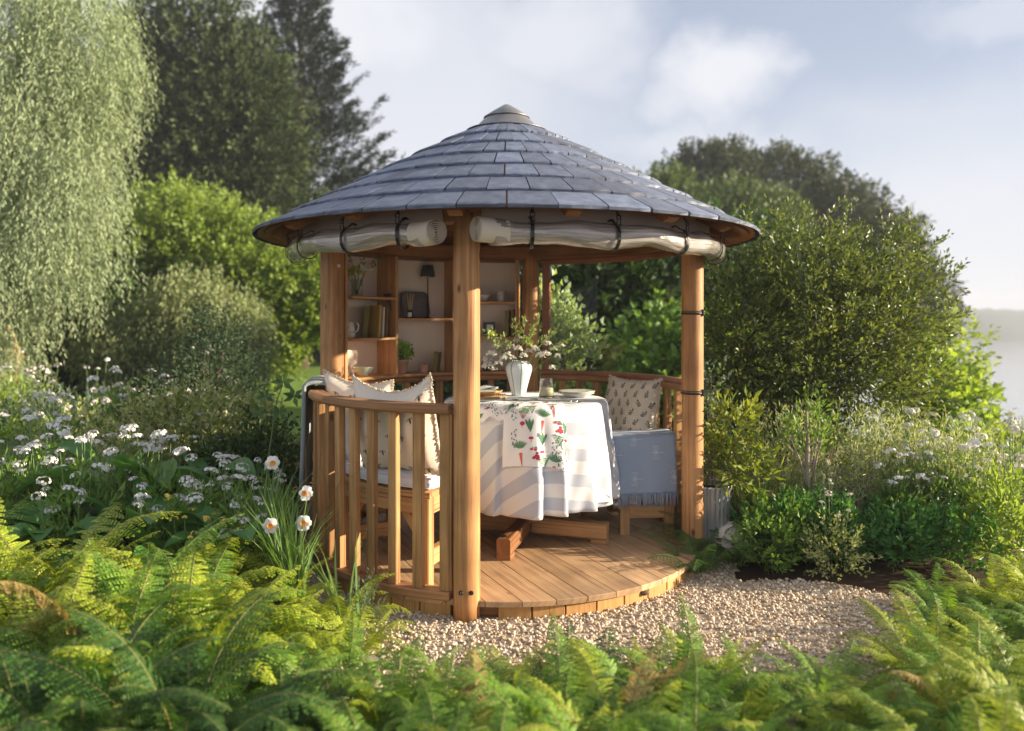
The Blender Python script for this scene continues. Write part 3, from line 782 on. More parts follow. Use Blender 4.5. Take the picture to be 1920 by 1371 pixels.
def veg(kind):
    o = []
    r_ = random.Random(kind * 7 + 1)
    if kind in (0, 4):                       # carrot
        for i in range(6): o.append((0, -.012 - i * .011, .015, .017 - i * .0026, PI / 2, 3))
        for i in range(9): a = PI / 2 + (i - 4) * .22; o.append((cos(a) * .026, .014 + sin(a) * .022, .042, .006, a, 0))
        for i in range(10): o.append((r_.uniform(-.02, .02), r_.uniform(.02, .05), .010, .004, r_.uniform(0, 3), 0))
    elif kind == 1:                          # beetroot
        o.append((0, -.02, .026, .024, 0, 2)); o.append((0, -.036, .012, .003, PI / 2, 2))
        for i in range(4): a = PI / 2 + (i - 1.5) * .3; o.append((cos(a) * .02, .004 + sin(a) * .016, .034, .003, a, 2)); o.append((cos(a) * .042, .004 + sin(a) * .044, .036, .018, a, 1))
    elif kind == 2:                          # radish with tall leaves
        o.append((0, -.03, .026, .016, 0, 2)); o.append((0, -.044, .014, .003, PI / 2, 2))
        for i in range(3): a = PI / 2 + (i - 1) * .35; o.append((cos(a) * .025, .01 + sin(a) * .025, .07, .014, a, 0))
    elif kind == 3:                          # bunch of tomatoes
        for i in range(12): o.append((r_.uniform(-.014, .014), r_.uniform(-.03, .02), .015, .014, 0, 2))
        for i in range(4): o.append((r_.uniform(-.012, .012), .026, .014, .005, r_.uniform(0, 3), 0))
    elif kind == 5:                          # artichoke
        for r in range(5):
            for c in range(5 - r): o.append(((c - (4 - r) / 2) * .011, -.02 + (4 - r) * .011 * 1.0, .012, .010, PI / 2, 1 if (r + c) % 2 else 0))
    elif kind == 6:                          # sprig of peas
        for i in range(12): a = r_.uniform(0, 3); o.append((sin(i * 1.9) * .012, -.045 + i * .008, .013, .005, a, 4 if i % 2 else 0))
    return o
VM = [M_PG, M_PL, M_PR, M_PO, M_PK]
M_RUN = fabric('white_linen', (0.80, 0.80, 0.80), 380, bs=0.1)
# runner across the table, hanging over the front
RX0, RX1 = -0.008, 0.340
def run_fn(u, v):
    """u 0..1 across (left to right), v 0..1 from back of table over the front edge down"""
    x = (RX0 + (RX1 - RX0) * u) - TC.x
    L_ = -0.30 + v * 1.165                       # signed length towards the front
    if L_ < 0.40:
        y = -L_; z = ZT_ + 0.006
        return Vector((TC.x + x, TC.y + y, z + .002 * sin(x * 30)))
    edge = math.sqrt(max(0.02, 0.52 ** 2 - x * x)); a = math.degrees(math.atan2(-edge, x))
    t = L_ - edge
    if t <= 0: return Vector((TC.x + x, TC.y - L_, ZT_ + 0.006))
    p = cloth_pt(a, 0.492 + t)
    fo = 0.013 + 0.010 * max(0, sin((u - .55) * 9)) * min(1, t * 6)
    d = pol(a, 1, 0); x2 = x + t * 0.02
    p = p + d * fo
    k = foldr(a) * min(1, max(0, t - .03) / .56) ** .9
    return TC + p
b = MB().grid(run_fn, 26, 46)
rn = b.obj('table_runner', M_RUN); tag(rn, 'white linen runner printed with carrots, beetroot and radishes hanging over the front of the table', 'table runner')
b = MB(); S = surf(lambda u, v: run_fn(u, v), 0.0)
def S_run(u, v): 
    u = min(.995, max(.005, u)); v = min(.998, v); p = run_fn(u, v); q = run_fn(min(1, u + .01), v); r = run_fn(u, min(1, v + .004))
    n = (q - p).cross(r - p)
    if n.length < 1e-9: return p
    n.normalize(); n = -n if n.y > 0 and abs(n.z) < .5 else n
    n = -n if (n.z < -0.5) else n
    return p + n * 0.0022
lay = [(0.30, .775, 1), (.62, .77, 0), (.86, .79, 3), (.97, .82, 2), (.42, .835, 2), (.86, .86, 5), (.17, .865, 6), (.60, .90, 2), (.27, .93, 0), (.48, .935, 3), (.78, .905, 6), (.96, .93, 1),
       (.62, .985, 5), (.15, .73, 6), (.45, .72, 5), (.20, .66, 2), (.8, .68, 0), (.5, .6, 1), (.3, .5, 0), (.7, .52, 3), (.2, .4, 2), (.55, .38, 0), (.8, .3, 1), (.3, .25, 5), (.77, .985, 4), (.84,.955,6)]
for u, v, kd in lay: b = MB(); motif(b, S_run, u, v, [(x, -y, l, w, -a, m) for x, y, l, w, a, m in veg(kd)], 1.12, rnd.uniform(-.15, .15), (1 / 0.35, 1 / 1.165)); b.obj('vegetable_print', VM, rn)

# napkin lying over the front edge, corner hanging
def nap_fn(u, v):
    ax = -92 - 30 * (1 - u)
    L_ = 0.36 + v * (0.215 + 0.05 * sin(u * PI * 1.0) - 0.10 * u + .02 * sin(u * 15))
    p = cloth_pt(ax, L_); d = pol(ax, 1, 0)
    return TC + p + (d * 0.02 if L_ > .5 else Vector((0, 0, 0.012))) + d * 0.006 * sin(u * 9) * (1 if L_ > .5 else 0) + Vector((0,0,.004))
np_ = MB().grid(nap_fn, 18, 14).obj('napkin', M_RUN); tag(np_, 'folded fringed napkin with green vegetable print hanging over the table edge beside the runner', 'napkin')
b = MB()
def S_nap(u, v):
    u = min(.99, max(.01, u)); v = min(.99, max(.01, v)); p = nap_fn(u, v); n = (nap_fn(u + .01, v) - p).cross(nap_fn(u, v + .01) - p).normalized()
    n = -n if n.y > .3 else n; n = -n if n.z < -.5 else n; return p + n * .002
for u, v, kd in ((.15, .8, 2), (.35, .75, 6), (.55, .8, 6), (.75, .8, 4), (.3, .45, 5), (.6, .4, 2), (.85, .5, 0), (.9, .85, 6), (.2, .6, 6)): b = MB(); motif(b, S_nap, u, v, veg(kd), 1.0, rnd.uniform(-2, 2), (1 / .28, 1 / .26)); b.obj('vegetable_print', VM, np_)
b = MB()
for i in range(40):
    u = i / 39; p = nap_fn(u, 1.0); b.beam(p, p + Vector((rnd.uniform(-.004, .004), -.002, -.012)), .004, .002, (0, 1, 0), .0004)
b.obj('fringe', M_RUN, np_, kind='stuff')

# ------------------------------------------------------------------ cushions
def pillow_fn(w, h, t, ear=0.0, sag=0.0, seed=0.0, pinch=0.10):
    def fn(u, v, side=1):
        x, y = 2 * u - 1, 2 * v - 1
        px = x * (1 - pinch * (1 - y * y) ** 1 * abs(x) ** 3); py = y * (1 - pinch * (1 - x * x) * abs(y) ** 3)
        th = t * max(0, (1 - x ** 4)) ** 0.5 * max(0, (1 - y ** 4)) ** 0.5
        th *= 1 + 0.10 * sin(5 * x + seed) * cos(4 * y + 2 * seed) + .05 * sin(13 * x * y + seed)
        top = max(0, (y + 0.1))
        py += ear * (abs(px) ** 2.0) * top - sag * (1 - px * px) * top
        zoff = 0.012 * sin(4 * x + seed) * (1 - y)
        return Vector((px * w / 2, side * th - zoff, py * h / 2 + h / 2))
    return fn
def cushion(name, label, loc, rz, tilt, w, h, t, m, ear=0, sag=0, seed=0, fringe=None, print_=None, pinch=.1, group=None, roll=0):
    fn = pillow_fn(w, h, t, ear, sag, seed, pinch); b = MB(); n = 22
    M = Matrix.Translation(loc) @ Matrix.Rotation(rz, 4, 'Z') @ Matrix.Rotation(tilt, 4, 'X') @ Matrix.Rotation(roll, 4, 'Y')
    for side in (1, -1): b.grid(lambda u, v: fn(u, v, side), n, n)
    c = b.obj(name, m); c.matrix_world = M; tag(c, label, 'cushion', group)
    if fringe:
        f = MB()
        for e in range(4):
            for i in range(90):
                q = (i + rnd.random()) / 90; uvp = ((q, 0), (q, 1), (0, q), (1, q))[e]
                p = fn(*uvp); d = (p - Vector((0, 0, h / 2))).normalized() + Vector((rnd.uniform(-.5, .5), rnd.uniform(-.6, .6), rnd.uniform(-.5, .5)))
                f.beam(p, p + d.normalized() * rnd.uniform(.008, .017), .008, .004, (0, 1, .1), .0005)
        f.obj('fringe', fringe, c, kind='stuff')
    if print_:
        shapes, mats, cells = print_; f = MB()
        for side in (1, -1):
            def S(u, v):
                u = min(.985, max(.015, u)); v = min(.985, max(.015, v)); p = fn(u, v, side); e = .01
                nn = (fn(u + e, v, side) - p).cross(fn(u, v + e, side) - p).normalized(); nn = nn if nn.y * side > 0 else -nn
                return p + nn * .0018
            for cu, cv, ro in cells: motif(f, S, cu, cv, shapes, 1.55, ro, (1 / w, 1 / h))
        f.obj('printed_motif', mats, c, kind='stuff')
    return c
M_BEEC = fabric('natural_cotton', (0.80, 0.72, 0.60), 300, bs=0.5)
M_FRG = fabric('cream_fringe', (0.66, 0.56, 0.42), 300)
bee = [(0, 0, .018, .008, PI/2, 0), (0, .002, .008, .007, 0, 1), (-.009, .004, .014, .005, .5, 2), (.009, .004, .014, .005, -.5, 2), (0, -.008, .007, .004, PI/2, 0)]
cells = [((i + (.5 if j % 2 else 0.05)) / 4.6 + .07, j / 5.2 + .08, rnd.uniform(-.3, .3)) for j in range(6) for i in range(5)]
BEEM = [M_PK, M_PY, plain('print_grey_green', (.34, .36, .28), .9)]
a = 236.5
cushion('cushion', 'plump cream bee-print cushion with fringed ears standing behind the front left balusters', pol(a, 0.985, 0.672), rad(a - 90), rad(-9), 0.55, 0.455, 0.09, M_BEEC, 0.27, 0.06, 1.3, M_FRG, (bee, BEEM, cells), .06, 'bee-print cushions', roll=rad(3))
a = 193
cushion('cushion', 'smaller cream bee-print cushion leaning against the left post with its corner pointing up', pol(a, 0.93, 0.672) , rad(a - 90 + 58), rad(-14), 0.46, 0.46, 0.09, M_BEEC, 0.17, 0.0, 4.1, M_FRG, (bee, BEEM, cells), .08, 'bee-print cushions', roll=rad(-7))
M_STRC = fabric('striped_cushion_cotton', (0.70, 0.70, 0.68), 300, c2=(0.12, 0.28, 0.29), mix_uv=(PI / 2, 0.25, 0.1))
a = 210.5
cushion('cushion', 'pale cushion with thin teal stripes behind the left balusters', pol(a, 1.03, 0.672), rad(a - 90), rad(-6), 0.36, 0.34, 0.06, M_STRC, .08, .03, 2.0)
sprig_ = [(0, 0, .026, .002, 1.2, 0)] + [(x * .75, y * .75, .010, .0045, an, 0) for x, y, an in ((-.006, .010, 2.2), (.008, .012, .6), (-.008, -.002, 2.4), (.006, 0, .5), (-.010, -.012, 2.6), (0.002, -.012, .4), (.008, .020, 1.1))]
cells2 = [((i + (.5 if j % 2 else 0)) / 5.2 + .08, j / 6.2 + .06, rnd.uniform(-.2, 1.0)) for j in range(7) for i in range(6)]
M_SPRC = fabric('oatmeal_linen', (0.76, 0.66, 0.53), 300, bs=0.4)
cushion('cushion', 'oatmeal cushion printed with small dark leaf sprigs on the right end of the bench', pol(28, 0.93, 0.674), rad(-40), rad(-20), 0.43, 0.41, 0.07, M_SPRC, 0.10, 0.02, 0.4, M_FRG, (sprig_, [M_PK], cells2), .05)

# ------------------------------------------------------------------ throws
M_THROW = fabric('blue_wool', (0.30, 0.37, 0.49), 260, bs=0.5)
M_TW = plain('white_stitching', (0.62, 0.66, 0.70), 0.9)
# over the right bench end: angle 2 deg face looks at the camera
def thr_fn(u, v):
    """u across radius (inner to outer), v from the back over the seat edge and down"""
    x = 0.668 + 0.402 * u; L_ = v * 0.70
    top = 0.755 - .010 * cos(u * PI) ; yb = 0.31 - .02 * u
    if L_ < 0.30: p = Vector((x + .008, yb - L_, top - 0.014 * (1 - L_ / .30) + .004 * sin(u * 7)))
    elif L_ < 0.37:
        q = (L_ - .30) / .07 * PI / 2; p = Vector((x + .004, yb - .30 - .045 * sin(q), top - .045 * (1 - cos(q))))
    else:
        t = L_ - .37; p = Vector((x + 0.012 * sin(t * 5) - 0.02 * t + .03 * u * t, yb - .345 - .010 * t - .007 * sin(u * 11 + 1) * t * 3, top - .045 - t))
    return p
b = MB().grid(thr_fn, 24, 40)
th = b.obj('throw', M_THROW); tag(th, 'blue fringed throw with white dragonflies folded over the right end of the bench', 'throw')
s = th.modifiers.new('thickness', 'SOLIDIFY'); s.thickness = 0.022; s.offset = 1
f = MB()
for i in range(64):
    u = (i + .5) / 64; p = thr_fn(u, .995) + Vector((0, -.002 + rnd.uniform(-.004, .012), .004)); dx = rnd.uniform(-.008, .008)
    f.tube([p, p + Vector((dx * .4, -.002, -.03)), p + Vector((dx, .003, -.06)), p + Vector((dx * 1.6, 0, -.085 - rnd.uniform(0, .012)))], [.003, .0034, .003, .0022], 5)
f.obj('fringe', M_THROW, th, kind='stuff')
fly = [(0, 0, .085, .003, 0, 0)]
for s_ in (-1, 1):
    for xx, an in ((-.018, 0.25), (-.005, -.1)):
        for i in range(10):
            t = 2 * PI * i / 10; ux, uy = cos(t) * .016, sin(t) * .008
            an2 = s_ * (PI / 2 + an); cx, cy = xx, s_ * .020
            fly.append((cx + ux * cos(an2) - uy * sin(an2), cy + ux * sin(an2) + uy * cos(an2), .010, .0022, t + an2 + PI / 2 * .9, 0))
def S_thr(u, v):
    u = min(.99, max(.01, u)); v = min(.985, v); p = thr_fn(u, v); n = (thr_fn(u + .005, v) - p).cross(thr_fn(u, v + .005) - p).normalized()
    n = -n if n.y > 0.2 else n; n = -n if n.z < -.5 else n; return p + n * .002
for u, v in ((.07, .635), (.72, .63), (.38, .50), (.38, .86), (.99, .86), (.15, .28), (.75, .2), (.9, .43)): b = MB(); motif(b, S_thr, u, v, fly, 1.15, 0.03, (1 / .40, 1 / .70)); b.obj('dragonfly_stitching', M_TW, th)

# grey blanket over the left rail
M_BLK = fabric('grey_green_wool', (0.30, 0.335, 0.34), 240, bs=0.7)
def blk_fn(u, v):
    a = 178.0 + 17.5 * u; L_ = v * 1.0
    a += 1.2 * sin(v * 5) * (u - .5)
    w = .006 * sin(u * 9) 
    if L_ < .22: return pol(a, 1.118 - w, 0.87 + L_)
    if L_ < .38:
        q = (L_ - .22) / .16 * PI; return pol(a, 1.187 - .069 * cos(q), 1.088 + .028 * sin(q) * (1 + .3 * sin(u * 6)))
    t = L_ - .38; return pol(a - 1.5 * t * u, 1.256 + w * (1 + t) + .02 * t + .008 * sin(u * 5 + t * 4) * t, 1.088 - t * 1.02)
bk = MB().grid(blk_fn, 16, 44).obj('blanket', M_BLK); tag(bk, 'grey-green wool blanket hanging over the left end of the rail', 'blanket')
s = bk.modifiers.new('thickness', 'SOLIDIFY'); s.thickness = 0.022; s.offset = 0.2

# ------------------------------------------------------------------ things on the table
def TP(px, d, z=None): 
    p = at(px, 605, d); p.z = ZT_ + 0.004 if z is None else z; return p
M_VASE = plain('white_glaze', (0.74, 0.77, 0.78), 0.18, 0, 0.03, 4, coat=.6)
M_TEAL = plain('teal_glaze', (0.12, 0.34, 0.31), 0.2, 0, 0.1, 4, coat=.5)
vp = TP(972.5, 5.17)
b = MB(); prof = [(0.001, .004), (.042, .002), (.046, .006), (.052, .04), (.068, .10), (.084, .155), (.089, .18), (.086, .20), (.072, .219), (.055, .228), (.050, .232), (.047, .231), (.048, .224), (.04, .2)]
n = 64; b.lathe(prof, n)
for fi in range(len(b.f)):
    i = fi // n; j = fi % n
    if 1 < i < 10 and (j % 8) in (0,): b.m[fi] = 1
vs_ = b.obj('vase', [M_VASE, M_TEAL], None, vp, (0, 0, rad(-90 + 2.8 + 5.6))); tag(vs_, 'white ceramic vase with upright teal stripes standing on the table', 'vase')
glass_clear = glass('drinking_glass', (0.96, 0.96, 0.95), 0.01, 1.5)
M_LEMON = plain('cloudy_lemonade', (0.74, 0.72, 0.46), 0.35, 0, .03, 5)
gp = TP(1024.5, 5.05)
gt_ = thing('tumbler', 'tapered glass tumbler half full of pale cloudy lemonade on a small coaster', 'glass', gp)
MB().lathe([(0, .0), (.054, 0), (.055, .002), (.055, .0055), (.053, .007), (0, .007)], 28).obj('coaster', plain('woven_coaster', (.30, .25, .17), .9, 0, .4, 60, .5), gt_)
MB().lathe([(0, .008), (.048, .008), (.050, .012), (.041, .122), (.0405, .124), (.0395, .122), (.0475, .014), (0, .012)], 32).obj('glass_body', glass_clear, gt_)
MB().lathe([(0, .0125), (.0470, .0145), (.0425, .062), (0, .062)], 28).obj('drink', M_LEMON, gt_)
b = MB()
for i in range(3): b.blob((rnd.uniform(-.015, .015), rnd.uniform(-.015, .015), .066 + i * .004), .011, 5, 0, (1.1, .9, .8), .3, 3)
b.obj('ice_cube', glass('ice', (.97, .97, .97), .05, 1.3), gt_)
M_PLATE = plain('speckled_plate', (0.70, 0.68, 0.60), 0.25, 0, 0.12, 120, coat=.5)
pp = TP(1080.5, 5.12)
prof = [(0, .004), (.06, .002), (.066, .001), (.068, .006), (.118, .024), (.119, .027), (.116, .028), (.07, .012), (0, .010)]
for i in range(2):
    o = MB().lathe(prof, 40).obj('plate', M_PLATE, None, pp + Vector((0.003 * i, 0, .012 * i)))
    tag(o, ('lower plate of the stack of two on the right of the table', 'upper plate of the stack of two on the right of the table')[i], 'plate', 'plates stacked on the table')
M_WEAVE = plain('woven_seagrass', (0.48, 0.33, 0.16), 0.9, 0, 0.35, 70, .8)
wp = TP(908, 5.08)
b = MB()
for i in range(11): b.tube([(cos(2*PI*j/24) * (.012 + .0125 * i), sin(2*PI*j/24) * (.012 + .0125 * i), .006 + .002 * (j % 2)) for j in range(25)], .0062, 5)
pm = b.obj('placemat', M_WEAVE, None, wp); tag(pm, 'round woven seagrass placemat beside the front post under the wooden plate', 'placemat')
o = MB().lathe([(0, .014), (.075, .013), (.115, .032), (.124, .045), (.121, .047), (.075, .022), (0, .020)], 36).obj('wooden_plate', M_FASC, None, wp + Vector((-.004, 0, 0))); tag(o, 'pale wooden dished plate holding folded napkins on the woven placemat', 'plate')
M_NAPK = fabric('ticking_napkin', (.72, .70, .64), 300, c2=(.15, .20, .19), mix_uv=(0, .016, .3))
b = MB()
for i in range(3):
    def nf(u, v, i=i): return Vector(((u - .5) * .17, (v - .5) * .12, .036 + i * .011 + .010 * sin(u * 5 + i * 2) * (v + .2) + .006 * sin(v * 9 + i)))
    b.grid(nf, 10, 8, uvs=.17)
o = b.obj('napkin', M_NAPK, None, wp + Vector((-.01, -.01, .006)), (0, 0, .5)); tag(o, 'loosely folded dark-striped napkin lying on the wooden plate', 'napkin')
s = o.modifiers.new('t', 'SOLIDIFY'); s.thickness = .003
M_SILV = plain('old_silver', (.55, .53, .50), .25, 1.0, .1)
for i, (px, lab) in enumerate(((1058, 'upper sprig-handled silver fork on the front edge of the table'), (1066, 'lower silver fork on the front edge of the table'))):
    p = TP(px, 4.72 - .022 * i, ZT_ + .012); b = MB(); pts = [Vector((-.075, 0, 0)), Vector((-.02, 0, .004)), Vector((.02, 0, .002)), Vector((.045, 0, .0))]
    b.tube(pts, [.004, .0025, .0025, .006], 6)
    for k in range(4): b.tube([(.045, (k - 1.5) * .005, 0), (.06, (k - 1.5) * .006, -.002), (.08, (k - 1.5) * .006, .002)], [.0018, .0016, .001], 5)
    o = b.obj('fork', M_SILV, None, p, (0, 0, .15 * (1 - 2 * i))); tag(o, lab, 'fork', 'forks on the table')

# ------------------------------------------------------------------ things on the shelves
def sh_pos(px, R_, z):
    """point at radius R_ in the shelf unit seen at photo column px"""
    lo, hi = 80.0, 180.0
    for _ in range(40):
        m_ = (lo + hi) / 2; p = pol(m_, R_, 0); x = 960 + (p.x - CAM.x) / (p.y - CAM.y) * FPX
        if x > px: lo = m_
        else: hi = m_
    return pol(lo, R_, z + 0.0005), lo
M_JUG = plain('cream_pottery', (.72, .68, .58), .3, 0, .1, 12, coat=.4)
M_BK1 = plain('olive_cloth_book', (.20, .17, .055), .8, 0, .1, 20); M_BK2 = plain('mustard_cloth_book', (.50, .32, .09), .8, 0, .1, 20)
M_BK3 = plain('cream_book', (.62, .58, .48), .8, 0, .06, 20); M_BK4 = plain('brown_book', (.22, .14, .08), .8, 0, .1, 20); M_PAGE = plain('pages', (.66, .60, .48), .9, 0, .1, 90)
def book(px, R_, z, w, h, dpt, m, yaw, lean, label, group=None):
    p, a = sh_pos(px, R_, z); t = thing('book', label, 'book', p, rad(a - 90 + yaw), group); t.rotation_euler = (0, rad(lean), rad(a - 90 + yaw))
    b = MB()
    for s in (-1, 1): b.beam((s * (w / 2 - .0015), 0, 0), (s * (w / 2 - .0015), 0, h), dpt, .003, (1, 0, 0), .0006)
    b.beam((0, -dpt / 2 + .0015, 0.001), (0, -dpt / 2 + .0015, h - .001), w - .0065, .003, (0, 1, 0), .0006)
    b.obj('cover', m, t)
    MB().beam((0, .004, .005), (0, .004, h - .005), w - .0068, dpt - .014, (0, 1, 0), .001).obj('pages', M_PAGE, t)
# left bay
p, a = sh_pos(653.5, 1.20, SZ2); jg = thing('jug', 'small cream pottery jug printed with birds on the middle shelf of the left bay', 'jug', p)
b = MB(); b.lathe([(0, 0), (.036, 0), (.044, .006), (.049, .04), (.043, .075), (.036, .092), (.040, .112), (.037, .112), (.034, .092), (.04, .07), (0, .01)], 28); b.obj('jug_body', M_JUG, jg)
MB().tube([(.038, 0, .098), (.06, 0, .105), (.072, 0, .085), (.066, 0, .055), (.046, 0, .04)], .0055, 8).obj('handle', M_JUG, jg)
b = MB()
for q in range(7):
    an = -90 + rnd.uniform(-60, 60); zz = .02 + rnd.random() * .05
    for k in range(3): c = pol(an + k * 4, .0497, zz + k * .004); b.blob(c, .0045, 5, 0, (1, .5, .8), 0, 3)
b.obj('bird_print', M_PY, jg)
b = MB().tube([(-.038, 0, .105), (-.052, 0, .116)], [.012, .008], 8); b.obj('spout', M_JUG, jg)
book(684, 1.235, SZ2, .036, .225, .13, M_BK1, -48, 5, 'large olive green book leaning on the middle shelf of the left bay')
book(701, 1.21, SZ2, .020, .235, .13, M_BK2, -8, 4, 'mustard book standing next to the olive book in the left bay')
book(709, 1.20, SZ2, .016, .222, .12, M_BK3, -6, 3, 'cream book third from left in the left bay')
book(716, 1.20, SZ2, .014, .228, .12, M_BK4, -5, 2, 'brown book against the divider in the left bay')
p, a = sh_pos(681, 1.17, ZS)
o = MB().lathe([(0, .0), (.03, 0), (.036, .006), (.072, .062), (.074, .067), (.070, .066), (.034, .012), (0, .008)], 30).obj('bowl', plain('celadon_glaze', (.50, .58, .46), .25, 0, .05, coat=.5), None, p); tag(o, 'flared pale green bowl on the bottom shelf of the left bay', 'bowl')
p, a = sh_pos(669, 1.19, SZ1)
o = MB().lathe([(0, .002), (.036, .002), (.040, .006), (.042, .118), (.040, .12), (.038, .118), (.037, .01), (0, .008)], 26).obj('glass_vase', glass('vase_glass', (.93, .96, .93), .02, 1.45), None, p); tag(o, 'clear glass vase on the top shelf of the left bay', 'vase')
LF_DARK = leafm('bouquet_leaf', (.10, .16, .05), (.20, .27, .09)); LF_HYD = leafm('green_hydrangea', (.34, .42, .10), (.52, .58, .22), .3); LF_WHITE = leafm('white_petal', (.72, .70, .64), (.88, .87, .82), .25, tc=(1, 1, .9))
M_STEM = plain('stem_green', (.12, .20, .05), .6)
def flower_head(c, r, mtl, parent, name='flower_head', n=90, ll=None):
    g = np.random.default_rng(int(abs(c[0] * 999) + abs(c[2] * 777)) + n)
    d = rand_dirs(g, n); d[:, 2] = np.abs(d[:, 2]) * .9 - .1; ll = ll or r * .45
    P = np.array(c) + d * r * g.uniform(.6, 1, (n, 1)); V, F = leaf_arrays(P, d + rand_dirs(g, n) * 1.1, rand_dirs(g, n), ll, ll * .9, .1)
    return link(name, np_mesh(name, V, F, mtl), parent)
def stems(base, tips, r, parent, mt=None, name='stem'):
    b = MB()
    for t in tips:
        t = Vector(t); m_ = (Vector(base) + t) * .5 + Vector((0, 0, .04)); b.tube([base, m_, t], [r, r, r * .7], 5)
    return b.obj(name, mt or M_STEM, parent, kind='stuff')
bq = thing('bouquet', 'green hydrangea and a white rose in the glass vase on the top shelf', 'bouquet', p)
flower_head((-.01, -.03, .165), .055, LF_HYD, bq, 'hydrangea_head', 260, .016)
flower_head((.075, -.03, .185), .030, LF_WHITE, bq, 'rose_head', 90, .022)
flower_head((-.05, -.02, .15), .03, LF_HYD, bq, 'hydrangea_head', 90, .014)
g = np.random.default_rng(5)
tips = [(-.09, 0, .26), (-.04, -.02, .28), (.03, -.01, .27), (.10, -.01, .25), (.13, 0, .27), (-.12, -.01, .2), (.075, -.02, .18), (-.01, -.02, .15)]
stems((0, 0, .01), tips, .0022, bq)
C = np.array(tips[:6]) - [[0, 0, .06]]; V, F = sprigs(g, C, C - [[0, 0, 0.05]], .09, 16, .032, .013, 1.0); link('leaf', np_mesh('leaf', V, F, LF_DARK), bq, kind='stuff')
# middle bay
p, a = sh_pos(782, 1.255, SZ3)
def rr_pts(w, h, r, z=0):
    o = []
    for cx, cy, a0 in ((w/2-r, r, -90), (w/2-r, h-r, 0), (-w/2+r, h-r, 90), (-w/2+r, r, 180)):
        for i in range(6): t = rad(a0 + i * 18); o.append((cx + r * cos(t), cy + r * sin(t)))
    return o
M_MARB = plain('dark_marbled', (.16, .15, .14), .35, 0, .7, 9)
b = MB(); fr = []
for s, y in ((.97, .006), (1, .008), (1, -.002), (.955, -.004), (.93, .003)):
    fr.append([Vector((x * s, y, (z - .10) * s + .10)) for x, z in rr_pts(.27, .205, .05)])
b.sweep(fr, 0, False); tr = b.obj('tray', M_MARB, None, p + Vector((0, 0, .004)), (rad(-9), 0, rad(a - 90 + 12))); tag(tr, 'rounded square dark marbled tray standing upright behind the reed diffuser', 'tray')
p, a = sh_pos(769, 1.15, SZ3); df = thing('reed_diffuser', 'dark bottle reed diffuser with a white label in front of the tray', 'diffuser', p)
M_AMB = plain('dark_bottle', (.03, .015, .01), .15, coat=.6)
MB().lathe([(0, 0), (.020, 0), (.022, .003), (.022, .050), (.018, .058), (.009, .064), (.009, .074), (0, .074)], 22).obj('bottle', M_AMB, df)
b = MB(); b.grid(lambda u, v: pol(-90 - 8 + (u - .5) * 85, .0226, .008 + v * .034), 8, 1); b.obj('label', plain('paper_label', (.72, .72, .70), .8), df)
b = MB()
for i in range(8): an = i * 45; b.tube([pol(an, .003, .02), pol(an, .026 + .006 * (i % 2), .175 + .01 * (i % 3))], .0024, 5)
b.obj('reed', plain('reed_straw', (.66, .47, .24), .8), df, kind='stuff')
p, a = sh_pos(802, 1.275, SZ3); lm = thing('table_lamp', 'small unlit lamp with dark grey shade on a thin stem behind the tray', 'lamp', p)
MB().lathe([(0, 0), (.03, 0), (.03, .006), (.006, .012), (.004, .02), (.004, .34), (0, .34)], 16).obj('stem', M_BLACK, lm)
MB().lathe([(.058, .325), (.042, .415), (.041, .414), (.057, .325), (.058, .325)], 28).obj('lamp_shade', fabric('dark_linen', (.10, .10, .09), 300), lm)
book(732, 1.19, SZ3, .010, .185, .12, M_BK4, -12, -9, 'thin dark book leaning on the left side of the middle bay')
M_TERRA = plain('pale_terracotta', (.52, .30, .20), .85, 0, .18, 12, .15)
p, a = sh_pos(752, 1.17, ZS); pt = thing('potted_basil', 'leafy green plant in a terracotta pot on the bottom shelf of the middle bay', 'potted plant', p)
MB().lathe([(0, 0), (.038, 0), (.040, .003), (.056, .088), (.062, .089), (.063, .106), (.058, .107), (.055, .09), (0, .09)], 30).obj('pot', M_TERRA, pt)
MB().lathe([(0, .093), (.055, .092)], 20).obj('soil', M_SOIL, pt)
LF_BAS = leafm('basil_leaf', (.09, .22, .03), (.24, .42, .07), .3)
g = np.random.default_rng(9); P, d = crown_pts(g, [(0, 0, .165, .088, .088, .075)], 420, .35); V, F = leaf_arrays(P, d + rand_dirs(g, 420) * .6 + [[0, 0, .3]], rand_dirs(g, 420), .026, .018, .15); link('leaf', np_mesh('leaf', V, F, LF_BAS), pt, kind='stuff')
stems((0, 0, .09), [(cos(i) * .05, sin(i) * .05, .16) for i in range(10)], .0015, pt)
p, a = sh_pos(794, 1.17, ZS); o = MB().lathe([(0, 0), (.034, 0), (.036, .004), (.036, .052), (.034, .054), (.041, .056), (.041, .066), (.038, .067), (.034, .05), (0, .02)], 26).obj('candle_pot', M_TERRA, None, p); tag(o, 'small pink clay candle pot beside the potted plant', 'candle pot')
book(817, 1.22, ZS, .034, .155, .11, M_BK1, -35, 7, 'worn olive book leaning on the bottom shelf of the middle bay')
